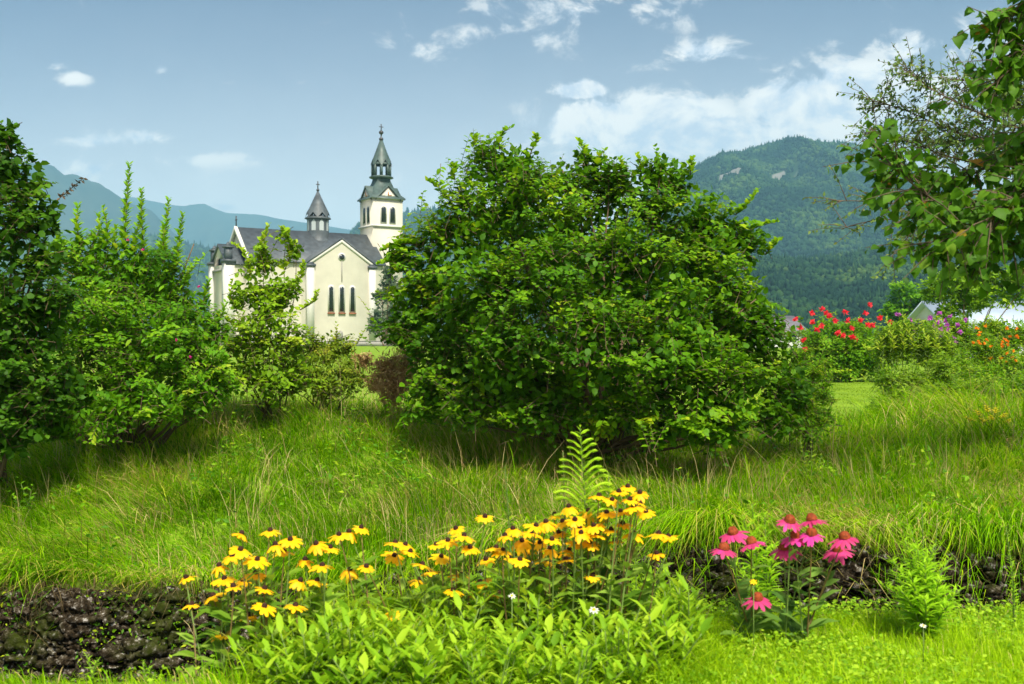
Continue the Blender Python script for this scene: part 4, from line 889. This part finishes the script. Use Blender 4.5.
grass('bank_grass', 'long lush grass flowing down the far bank of the stream', m_grass, (-7, 7.5), (7.3, 13.5), 17000, 15, (.10, .36), (.004, .010), (-.1, -.32), .16, spread=.09, keep=lambda x, y: y > lipy(x) - .04)
grass('overhang_grass', 'long grass hanging over the stone edge of the stream', m_grass, (-6, 6), (7.05, 7.6), 2600, 14, (.22, .46), (.006, .010), (-.05, -.55), .28, spread=.05, droop=(.75, 1.25), hfun=lambda x, y: 1 + .45 * sm((x - .3) / 1.2), keep=lambda x, y: y > lipy(x) - .06, seed=31)
grass('tall_meadow_grass', 'taller seeding grass at the right part of the far bank', m_grass, (3.4, 10.5), (9.6, 16.5), 4200, 14, (.30, .60), (.007, .013), (-.12, -.05), .14, spread=.10, seed=51, keep=lambda x, y: ~((x / y > .308) & (x / y < .372) & (y > 11.3)))
grass('lawn_grass', 'short mown lawn grass between the huge bush and the flower beds', m_lawn, (4, 14), (13, 30), 9000, 8, (.03, .06), (.012, .02), (0, 0), .0, spread=.12, seed=61, nseg=2)
grass('front_grass', 'short bright green grass on the near bank', m_fgrass, (-2.3, 3.2), (3.2, 5.0), 11500, 9, (.035, .12), (.0025, .0048), (0, -.02), .10, spread=.035, keep=lambda x, y: (y < edge(x) + .18) & ((x > -.95) | (rng.random(len(x)) < .6)), seed=71)
grass('edge_grass', 'thin straggling grass along the lower left edge of the near bank', m_grass, (-2.6, -.9), (3.3, 3.9), 220, 7, (.08, .22), (.003, .005), (0, 0), .3, spread=.05, seed=81)

# broad weeds among the bank grass
k = 42000; x = rng.uniform(-6.5, 8, k); y = rng.uniform(7.3, 12.5, k); q = vn(x * 1.8, y * 2.2, 91) + .3 * vn(x * 6, y * 6, 92) > .86; x, y = x[q], y[q]; k = len(x)
p = np.stack([x, y, H(x, y) + rng.uniform(.05, .30, k)], 1); g = G(); L_ = rng.uniform(.025, .075, k)
leaves(g, p, rng.normal(size=(k, 3)) * np.array((1, 1, .5)), rng.normal(0, .5, (k, 3)) + np.array((0, -.4, 1)), L_, L_ * rng.uniform(.25, .6, k), rng.random(k), T_LOW)
tag(g.build('bank_weeds', m_weig), 'patches of broad leaved weeds growing through the bank grass', 'weeds', kind='stuff')
grass('straw_grass', 'dry straw coloured stalks standing in the bank grass', m_dry, (-6, 8), (7.3, 13), 1500, 5, (.22, .50), (.003, .006), (0, -.1), 1.0, spread=.06, droop=(.1, .5), seed=131, keep=lambda x, y: vn(x * 1.1, y * 1.4, 7) > .42)
# dead roots and blades trailing down the stones
k = 3600; x = rng.uniform(-5.5, 5.5, k); x = x[rng.random(k) < .25 + .9 * vn(x * 2.5, 1.1, 5)]; k = len(x)
p = np.stack([x, lipy(x) - .02 - .12 * rng.random(k), lipz(x) + .03 - .5 * rng.random(k) ** 2], 1)
g = G(); blades(g, p, rng.uniform(.05, .30, k), np.stack([rng.normal(0, 1.0, k), -rng.uniform(.1, .8, k)], 1), rng.uniform(.004, .008, k), np.where(rng.random(k) < .6, rng.random(k) * .5, rng.random(k)), rng.uniform(1.2, 2.3, k))
tag(g.build('hanging_roots', m_root), 'dry brown blades and roots trailing over the stone bank', 'roots', kind='stuff')
k = 9000; x = rng.uniform(-5.5, 5.5, k); x = x[vn(x * 2.2, 8.8, 61) > .35]; k = len(x); t_ = rng.random(k); p = np.stack([x, lipy(x) - .15 - .16 * t_, lipz(x) - .9 * t_ + .02], 1); a = rng.normal(size=(k, 3)) * np.array((1, .6, .6)) + np.array((0, -.6, -.1))
g = G(); L_ = rng.uniform(.015, .045, k); leaves(g, p, a, rng.normal(size=(k, 3)) + np.array((0, -.6, .8)), L_, L_ * .5, rng.random(k), T_LOW)
tag(g.build('wall_weeds', m_hazel), 'small creeping weeds and moss growing on the stone bank', 'weeds', kind='stuff')
grass('bed_grass', 'loose grass blades growing between the broad leaved plants', m_fgrass, (-.95, .75), (3.3, 4.3), 900, 6, (.12, .30), (.003, .005), (0, -.05), .15, spread=.03, seed=171)
# clover and small weeds in the near grass
k = 26000; x = rng.uniform(-1.3, 3.0, k); y = rng.uniform(3.2, 4.6, k); q = (y < edge(x) + .15) & ((x > -.9) | (rng.random(k) < .15)) & (vn(x * 4, y * 4, 12) > .35); x, y = x[q], y[q]; k = len(x)
p = np.stack([x, y, H(x, y) + rng.uniform(.02, .08, k)], 1); a = rng.normal(size=(k, 3)) * np.array((1, 1, .35)) + np.array((0, 0, .2))
g = G(); L_ = rng.uniform(.010, .026, k); leaves(g, p, a, rng.normal(0, .4, (k, 3)) + np.array((0, -.3, 1)), L_, L_ * .65, rng.random(k), T_LOW)
tag(g.build('ground_cover', m_gcov), 'clover and small weeds mixed into the short near grass', 'ground cover', kind='stuff')
# ------------------------------------------------------------------ small plants
def stemmy(name, label, base, tips, m_leaf, ll, lw, gap, cat='plant', group=None, plume=False, T=T_LAN, m_s=None, up=.35, start=.05, taper=.6):
    """clump of upright stems dressed with narrow spiralling leaves"""
    o = thing(name, base, label, cat, group); base = np.array(base, float); gs, gl = G(), G()
    for tip in tips:
        tip = np.array(tip, float); b0 = base + np.array((rng.normal(0, .012), rng.normal(0, .012), -.02))
        ln = np.linalg.norm(tip - b0); k = max(8, int(ln / gap)); ts = np.linspace(0, 1, k)
        mid = (b0 + tip) / 2 + np.array(((b0[0] - tip[0]) * .25, 0, .03)); pts = b0 * ((1 - ts) ** 2)[:, None] + 2 * mid * (ts * (1 - ts))[:, None] + tip * (ts ** 2)[:, None]
        tube(gs, pts[::2], np.linspace(.005, .0018, len(pts[::2])), 5)
        ang = np.arange(k) * 2.4 + rng.random() * 6
        m_ = ts > start
        sc_ = np.where(ts < .5, .8 + .4 * ts, 1.0 - taper * (ts - .5) * 2)
        for rep in range(2):
            a2 = ang + rep * 2.9
            ax = unit(np.stack([np.cos(a2), np.sin(a2), np.full(k, up) + ts * .5], 1) + rng.normal(0, .12, (k, 3)))
            L_ = ll * sc_ * rng.uniform(.8, 1.15, k)
            leaves(gl, pts[m_], ax[m_], np.stack([-np.cos(a2) * .4, -np.sin(a2) * .4 - .2, np.ones(k)], 1)[m_], L_[m_], L_[m_] * lw, np.clip(rng.normal(.5, .15, k), 0, 1)[m_], T)
        if plume:
            for j in range(30):
                tt = .45 + .54 * (j + rng.uniform(-.4, .4)) / 30; tt = min(tt, .985); p0 = pts[int(tt * (k - 1))]; sg = 1 if j % 2 else -1
                le = .108 * min(1, (1 - tt) * 2.6 + .12) * rng.uniform(.75, 1.15); s2 = np.linspace(0, 1, 16)
                yd = rng.uniform(-.5, .4)
                cv = p0 + np.stack([sg * le * s2, yd * le * s2, le * (1.15 * s2 - .65 * s2 ** 2.5)], 1)
                tube(gs, cv[::3], .0012, 4)
                for rep in (-1, 1):
                    leaves(gl, cv, np.stack([sg * .6 + 0 * s2, rep * .7 + 0 * s2, .5 + 0 * s2], 1), np.tile((0, -.4, 1.), (16, 1)), .030, .008, np.clip(rng.normal(.75, .1, 16), 0, 1), T_LOW)
    gl.build('foliage', m_leaf, o); gs.build('stem', m_s or m_stem, o, smooth=True)
    return o
# far bank goldenrod spires and sprigs
stemmy('goldenrod', 'tall feathery green goldenrod rising above the yellow coneflowers', (*P(592, 640, 3.95)[:2], .08), [P(580, 428, 3.9)], m_gold, .08, .16, .014, plume=True)
stemmy('goldenrod', 'small green goldenrod tip just right of the feathery tall one', (*P(612, 640, 3.95)[:2], .08), [P(609, 474, 3.95), P(600, 500, 3.95)], m_gold, .06, .16, .016)
stemmy('wild_spire', 'pale fuzzy green spire standing left of the feathery goldenrod', (*P(512, 640, 4.1)[:2], .08), [P(505, 468, 4.1)], m_eleaf, .045, .2, .012, up=.5)
stemmy('dry_spire', 'dry reddish brown flower spike beside the feathery goldenrod', (*P(568, 640, 4.1)[:2], .08), [P(563, 452, 4.1)], m_dry, .025, .3, .012, up=.8)
stemmy('goldenrod', 'bright leafy goldenrod behind the pink coneflowers', (*P(765, 640, 4.15)[:2], .08), [P(752, 504, 4.15), P(742, 512, 4.1), P(765, 515, 4.2), P(730, 560, 4.05), P(745, 575, 4.0), P(775, 545, 4.1)], m_gold, .09, .19, .013)
stemmy('goldenrod_clump', 'broad bright green goldenrod clump right of the pink coneflowers', (*P(925, 655, 4.05)[:2], .08), [P(905, 540, 4.05), P(918, 548, 4.0), P(935, 545, 4.1), P(892, 560, 4.0), P(950, 560, 4.05), P(925, 565, 3.95), P(883, 585, 4.0), P(962, 590, 4.0), P(910, 575, 3.9), P(940, 580, 3.9), P(900, 590, 3.9), P(925, 600, 3.85), P(950, 605, 3.9), P(912, 530, 4.1), P(928, 555, 4.0), P(895, 575, 4.0), P(945, 590, 4.0)], m_gold, .10, .19, .012)
stemmy('wild_spire', 'slender pale spire rising behind the broad goldenrod clump', (*P(930, 640, 4.3)[:2], .0), [P(922, 497, 4.3), P(938, 520, 4.3)], m_gold, .05, .14, .018)
stemmy('wild_spire', 'single upright green spire near the right edge of the stream bank', (*P(1016, 650, 4.2)[:2], .08), [P(1006, 524, 4.2), P(1012, 560, 4.1)], m_gold, .035, .3, .014, up=.6)
stemmy('wild_plant', 'small leafy green plant left of the pink coneflowers', (*P(690, 660, 4.0)[:2], .08), [P(678, 575, 4), P(700, 590, 4), P(665, 570, 4), P(690, 600, 3.9)], m_gold, .06, .15, .015)
stemmy('wild_plant', 'tall leafy plant between the yellow coneflowers and the stone bank', (*P(640, 650, 4.1)[:2], .08), [P(650, 555, 4.1), P(635, 545, 4.1), P(665, 560, 4.1), P(625, 570, 4.0)], m_gold, .055, .16, .016)
stemmy('bank_sprig', 'small leafy sprig growing in the grass at the far left', gp(30, 8.7), [P(18, 478, 8.6), P(32, 486, 8.5), P(8, 492, 8.6)], m_weig, .08, .45, .05, T=T_OV)
stemmy('bank_sprig', 'small leafy sprig growing out of the grass below the dry shrub', gp(352, 10.8), [P(350, 385, 10.7), P(362, 392, 10.7), P(380, 372, 10.7)], m_light, .08, .3, .04)
stemmy('flowering_goldenrod', 'goldenrod with bright yellow flower plumes on the right bank', gp(985, 11), [P(966, 418, 10.4), P(976, 411, 10.4), P(986, 406, 10.4), P(996, 408, 10.4), P(1006, 414, 10.4), P(991, 416, 10.3), P(981, 419, 10.3), P(1010, 420, 10.4)], m_gyel, .10, .3, .012, start=.80, up=.1)
stemmy('brown_weed', 'brown seeded weed at the right edge of the far bank', gp(1012, 10), [P(1000, 425, 10), P(1015, 418, 10), P(1025, 430, 10), P(1008, 440, 10)], m_dry, .05, .3, .02)
stemmy('bank_sprig', 'reddish leafed sprig hanging under the right side of the huge bush', gp(812, 9.0), [P(800, 440, 9), P(822, 455, 9), P(812, 430, 9)], m_yshrub, .07, .4, .04, T=T_OV)
stemmy('wild_plant', 'small fern-like plant at the bottom left of the near bank', (*P(90, 700, 3.5)[:2], .07), [P(85, 655, 3.5), P(98, 660, 3.45)], m_gold, .035, .25, .012)
stemmy('wild_plant', 'thin bright plant near the lower left corner beside the pale stone', (*P(145, 700, 3.5)[:2], .07), [P(142, 662, 3.5), P(150, 668, 3.45)], m_gold, .03, .25, .012)

def head(parent, c, axis, rad, npet, m_p, m_c, drp, cone_r, cone_h, rv, pw=.34):
    g = G(); axis = unit(np.array(axis, float)); e1 = unit(np.cross(axis, np.array((.2, 1, .1)))); e2 = np.cross(axis, e1)
    prof = [(.12, .35), (.45, 1.0), (.8, .85), (.97, .35)]
    for i in range(npet):
        a = (i + rng.normal(0, .12)) * 2 * math.pi / npet; dr_ = e1 * math.cos(a) + e2 * math.sin(a); sd_ = -e1 * math.sin(a) + e2 * math.cos(a)
        rl = rad * rng.uniform(.78, 1.1); dp = drp * rng.uniform(.6, 1.4); tw_ = rng.normal(0, .25); v = []
        for (t_, w_) in prof:
            pc = c + dr_ * rl * t_ * (1 - .15 * dp * t_) - axis * rl * dp * t_ ** 1.7
            sw = sd_ + axis * tw_ * t_; v += [pc - sw * rad * pw * w_ * .5, pc + axis * rad * .025, pc + sw * rad * pw * w_ * .5]
        f_ = []
        for q in range(3):
            f_ += [(3 * q, 3 * q + 1, 3 * q + 4, 3 * q + 3), (3 * q + 1, 3 * q + 2, 3 * q + 5, 3 * q + 4)]
        g.add(v, None, f_, np.clip(rv + rng.normal(0, .15), 0, 1))
    fo = g.build('flower_head', m_p, parent, smooth=True)
    g = G(); rows = []; ns = 10
    for j in range(6):
        a = j / 5 * math.pi / 2; rows.append((cone_r * math.cos(a) ** .8 if j < 5 else .0003, cone_h * math.sin(a)))
    v = [c + e1 * r_ * math.cos(k * 2 * math.pi / ns) + e2 * r_ * math.sin(k * 2 * math.pi / ns) + axis * z for r_, z in rows for k in range(ns)]
    g.add(np.array(v) + (rng.normal(0, cone_r * .04, (len(v), 3))), None, [(j * ns + k, j * ns + (k + 1) % ns, (j + 1) * ns + (k + 1) % ns, (j + 1) * ns + k) for j in range(5) for k in range(ns)])
    g.build('flower_cone', m_c, fo, smooth=False)
    return fo
def flower_plant(name, label, root, heads, kind):
    o = thing(name, root, label, 'flower', 'yellow coneflowers along the near bank' if kind == 'y' else 'pink coneflowers by the stream'); root = np.array(root, float)
    gl = G()
    for (px, py, d) in heads:
        c = P(px, py, d); b0 = root + np.array((rng.normal(0, .04), rng.normal(0, .04), -.02))
        mid = np.array((b0[0] * .45 + c[0] * .55, (b0[1] + c[1]) / 2, b0[2] * .45 + c[2] * .55)) + rng.normal(0, .015, 3)
        ts = np.linspace(0, 1, 9)[:, None]; pts = b0 * (1 - ts) ** 2 + 2 * mid * ts * (1 - ts) + (c - np.array((0, 0, .004))) * ts ** 2
        g = G(); tube(g, pts, np.linspace(.0038, .0022, 9), 5); g.build('flower_stem', m_stem if rng.random() < .6 else m_rstem, o, smooth=True)
        ax = np.array((rng.normal(0, .2), -.12 + rng.normal(0, .15), 1.0)); old = rng.random()
        if kind == 'y': head(o, c, ax, .047 * rng.uniform(.8, 1.12), int(rng.integers(11, 15)), m_yel, m_cone, .28 if old < .78 else rng.uniform(.4, .85), .0105, .014, .55 - .35 * old)
        else: head(o, c, ax, .066 * rng.uniform(.88, 1.08), int(rng.integers(13, 17)), m_pink, m_ocone, .38, .022, .026, .75 if (785 < px < 820 and py > 530) else .4, .27)
        k = 9 if kind == 'y' else 8
        tt = rng.uniform(.05, .75, k); pi = np.stack([np.interp(tt * 8, np.arange(9), pts[:, q]) for q in range(3)], 1)
        a = rng.random(k) * 6.28; axl = np.stack([np.cos(a), np.sin(a) * .7, .35 + .5 * rng.random(k)], 1)
        L_ = rng.uniform(.06, .12, k) * (1.1 - tt * .5) * (1 if kind == 'y' else 1.15)
        leaves(gl, pi, axl, np.stack([-np.cos(a) * .3, -np.sin(a) * .3 - .3, np.ones(k)], 1), L_, L_ * .34, rng.random(k), T_OV)
    gl.build('foliage', m_rleaf if kind == 'y' else m_eleaf, o)
    return o
HY = [(241, 534), (270, 531), (240, 550), (284, 552), (316, 544), (219, 566), (257, 560), (186, 578), (224, 579), (255, 574), (233, 587), (243, 581), (264, 589), (191, 605), (322, 566), (339, 535), (349, 532), (361, 528), (300, 581), (317, 581), (350, 570), (366, 567), (250, 616), (222, 634), (264, 607), (395, 543), (394, 556), (410, 552), (422, 565), (441, 557), (419, 580), (448, 541), (456, 529), (391, 614), (295, 606),
      (485, 517), (464, 536), (461, 576), (453, 591), (480, 582), (475, 592), (496, 548), (505, 536), (513, 529), (503, 551), (531, 533), (540, 543), (546, 522), (555, 515), (559, 533), (575, 520), (569, 507), (588, 511), (599, 496), (619, 492), (628, 487), (640, 493), (607, 513), (594, 526), (621, 512), (634, 507), (623, 524), (611, 530), (569, 550), (545, 561), (590, 543), (607, 550), (593, 576), (659, 534), (669, 537), (657, 554), (634, 534), (509, 558), (550, 549), (499, 594),
      (522, 541), (581, 533), (563, 522), (601, 519), (536, 526), (577, 543), (615, 541), (640, 503), (612, 500), (290, 540), (305, 560), (330, 548), (275, 545), (232, 556), (213, 596), (405, 545), (430, 572), (436, 545), (470, 548), (486, 560), (520, 560), (528, 548), (552, 540), (566, 560), (580, 528), (597, 535), (630, 500), (646, 512)]
GR = [('leftmost yellow coneflower, low at the dark stone bank', [7, 13]), ]
cents = [190, 222, 244, 264, 288, 318, 352, 392, 416, 446, 470, 502, 538, 560, 584, 606, 628, 662]
groups = {i: [] for i in range(len(cents))}
for h_ in HY:
    i = int(np.argmin([abs(h_[0] - c) for c in cents])); groups[i].append(h_)
YL = ['leftmost yellow coneflower plant, leaning out over the dark stone bank',
      'yellow coneflower plant second from the left end with one low bloom',
      'crowded yellow coneflower plant with stacked blooms near the left end',
      'yellow coneflower plant carrying the highest bloom of the left clump',
      'yellow coneflower plant at the right side of the left clump',
      'yellow coneflower plant alone in the gap right of the left clump',
      'yellow coneflower plant with three blooms touching in a row at its top',
      'yellow coneflower plant with one low bloom among broad leaves, left of centre',
      'yellow coneflower plant left of centre with blooms stepping down to the right',
      'yellow coneflower plant below left of the single tall middle bloom',
      'yellow coneflower plant with low drooping blooms and one tall single bloom, centre',
      'yellow coneflower plant at the left end of the dense right clump',
      'yellow coneflower plant on the left slope of the dense right clump',
      'yellow coneflower plant in the middle of the dense right clump',
      'yellow coneflower plant directly beneath the feathery goldenrod',
      'yellow coneflower plant right of the feathery goldenrod stem',
      'tallest yellow coneflower plant, at the top right of the dense clump',
      'rightmost yellow coneflower plant, leaning away from the dense clump']
for i, c in enumerate(cents):
    hs = groups[i]
    if not hs: continue
    mx_ = np.mean([h_[0] for h_ in hs]); dd = 3.62 + .16 * rng.random() + (.12 if mx_ > 330 else -.05)
    bpx = mx_ * .8 + .2 * (250 if mx_ < 340 else 520); bd = dd + .02
    if mx_ < 340: bd = min(bd, 3.6)
    root = ((bpx - 512) / FP * bd, bd, gz((bpx - 512) / FP * bd, bd))
    flower_plant('yellow_coneflower', YL[i], root, [(h_[0], h_[1], dd + rng.normal(0, .07)) for h_ in hs], 'y')
for lab, hs, bx0 in (('pink coneflower plant at the left of its group', [(733, 533), (724, 549), (752, 543), (758, 599)], 752),
                     ('pink coneflower plant in the middle of its group with the two highest blooms', [(784, 549), (790, 521), (812, 520)], 790),
                     ('pink coneflower plant at the right end of its group', [(845, 538), (838, 550)], 818),
                     ('pink coneflower plant with two brighter magenta blooms', [(795, 537), (812, 534)], 804)):
    dd = 3.85; flower_plant('pink_coneflower', lab, ((bx0 - 512) / FP * 3.9, 3.9, gz((bx0 - 512) / FP * 3.9, 3.9)), [(a, b2, dd + rng.normal(0, .06)) for a, b2 in hs], 'p')

# small white and yellow blooms
def daisy(px, py, d, m, rad, label, name):
    c = P(px, py, d); o = thing(name, (c[0], c[1], gz(c[0], c[1])), label, 'flower')
    g = G(); tube(g, [(c[0], c[1], gz(c[0], c[1]) - .01), tuple(c)], .0018, 5); g.build('flower_stem', m_stem, o)
    head(o, c, (0, -.5, 1), rad, 8, m, m_yel, .15, rad * .3, rad * .2, .5)
m_wpet = leafmat('white_petal', [(0, (.7, .7, .62)), (1, (.8, .8, .76))])
daisy(594, 610, 3.5, m_wpet, .022, 'small white flower among the broad leaves below the yellow coneflowers', 'white_flower')
daisy(512, 596, 3.55, m_wpet, .016, 'tiny white flower left below the dense yellow clump', 'white_flower')
daisy(924, 626, 3.7, m_wpet, .014, 'tiny white clover flower in front of the goldenrod clump', 'white_flower')
daisy(754, 582, 3.7, m_yel, .018, 'single small yellow flower below the pink coneflowers', 'yellow_flower')

# broad leaved plants filling the bed: three prototypes, copied
def leafy(seed):
    o = thing('broad_leaved_plant', (0, 0, 0), 'low broad leaved bright green plant in the bed under the yellow coneflowers', 'plant', 'broad leaved plants in the near bed')
    gl, gs = G(), G()
    for s_ in range(6):
        b0 = rng.normal(0, .02, 3) * np.array((1, 1, 0)); tip = b0 + np.array((rng.normal(0, .07), rng.normal(0, .05), rng.uniform(.10, .24))); ts = np.linspace(0, 1, 6)[:, None]
        pts = b0 + (tip - b0) * ts; tube(gs, pts, np.linspace(.004, .002, 6), 5)
        k = 10; tt = np.linspace(.1, 1, k); pi = b0 + (tip - b0) * tt[:, None]; a = np.arange(k) * 2.4 + rng.random() * 6
        L_ = rng.uniform(.04, .085, k)
        leaves(gl, pi, np.stack([np.cos(a), np.sin(a), .35 + tt * .9], 1), np.stack([-np.cos(a) * .5, -np.sin(a) * .5 - .2, np.ones(k)], 1), L_, L_ * rng.uniform(.18, .42, k), np.clip(rng.normal(.45, .3, k), 0, 1), T_OV)
    gl.build('foliage', m_gcov, o); gs.build('stem', m_stem, o)
    return o
protos = [leafy(i) for i in range(3)]
spots = []
for k in range(130):
    px_ = random.uniform(262, 690); y_ = random.uniform(3.25, 4.2)
    if px_ < 330 and y_ > 3.7: y_ = 3.55
    spots.append(((px_ - 512) / FP * y_, y_))
for i, (x_, y_) in enumerate(spots):
    if i < 3: o = protos[i]
    else:
        src = protos[i % 3]; o = src.copy(); col.objects.link(o)
        for ch in list(src.children):
            c2 = ch.copy(); col.objects.link(c2); c2.parent = o
    o.location = (x_, y_, gz(x_, y_) - .01); o.rotation_euler = (0, 0, random.uniform(0, 6.28)); s_ = random.uniform(.75, 1.2) * (.8 if x_ < -.75 else 1); o.scale = (s_, s_, s_)

# ------------------------------------------------------------------ haze
HAZE = 2.1e-4
g = G(); v = [(-7600, -420, -6), (7600, -420, -6), (7600, 9600, -6), (-7600, 9600, -6), (-7600, -420, 740), (7600, -420, 740), (7600, 9600, 740), (-7600, 9600, 740)]
g.add(v, None, [(3, 2, 1, 0), (4, 5, 6, 7), (0, 1, 5, 4), (1, 2, 6, 5), (2, 3, 7, 6), (3, 0, 4, 7)])
m_haze = bpy.data.materials.new('haze'); m_haze.use_nodes = True; t = m_haze.node_tree; t.nodes.clear()
pv = t.nodes.new('ShaderNodeVolumePrincipled'); pv.inputs['Color'].default_value = (.34, .73, 1.0, 1); pv.inputs['Density'].default_value = HAZE
ou = t.nodes.new('ShaderNodeOutputMaterial'); t.links.new(pv.outputs[0], ou.inputs['Volume'])
tag(g.build('haze', m_haze), 'thin blue air haze over the whole valley', 'haze', kind='stuff')
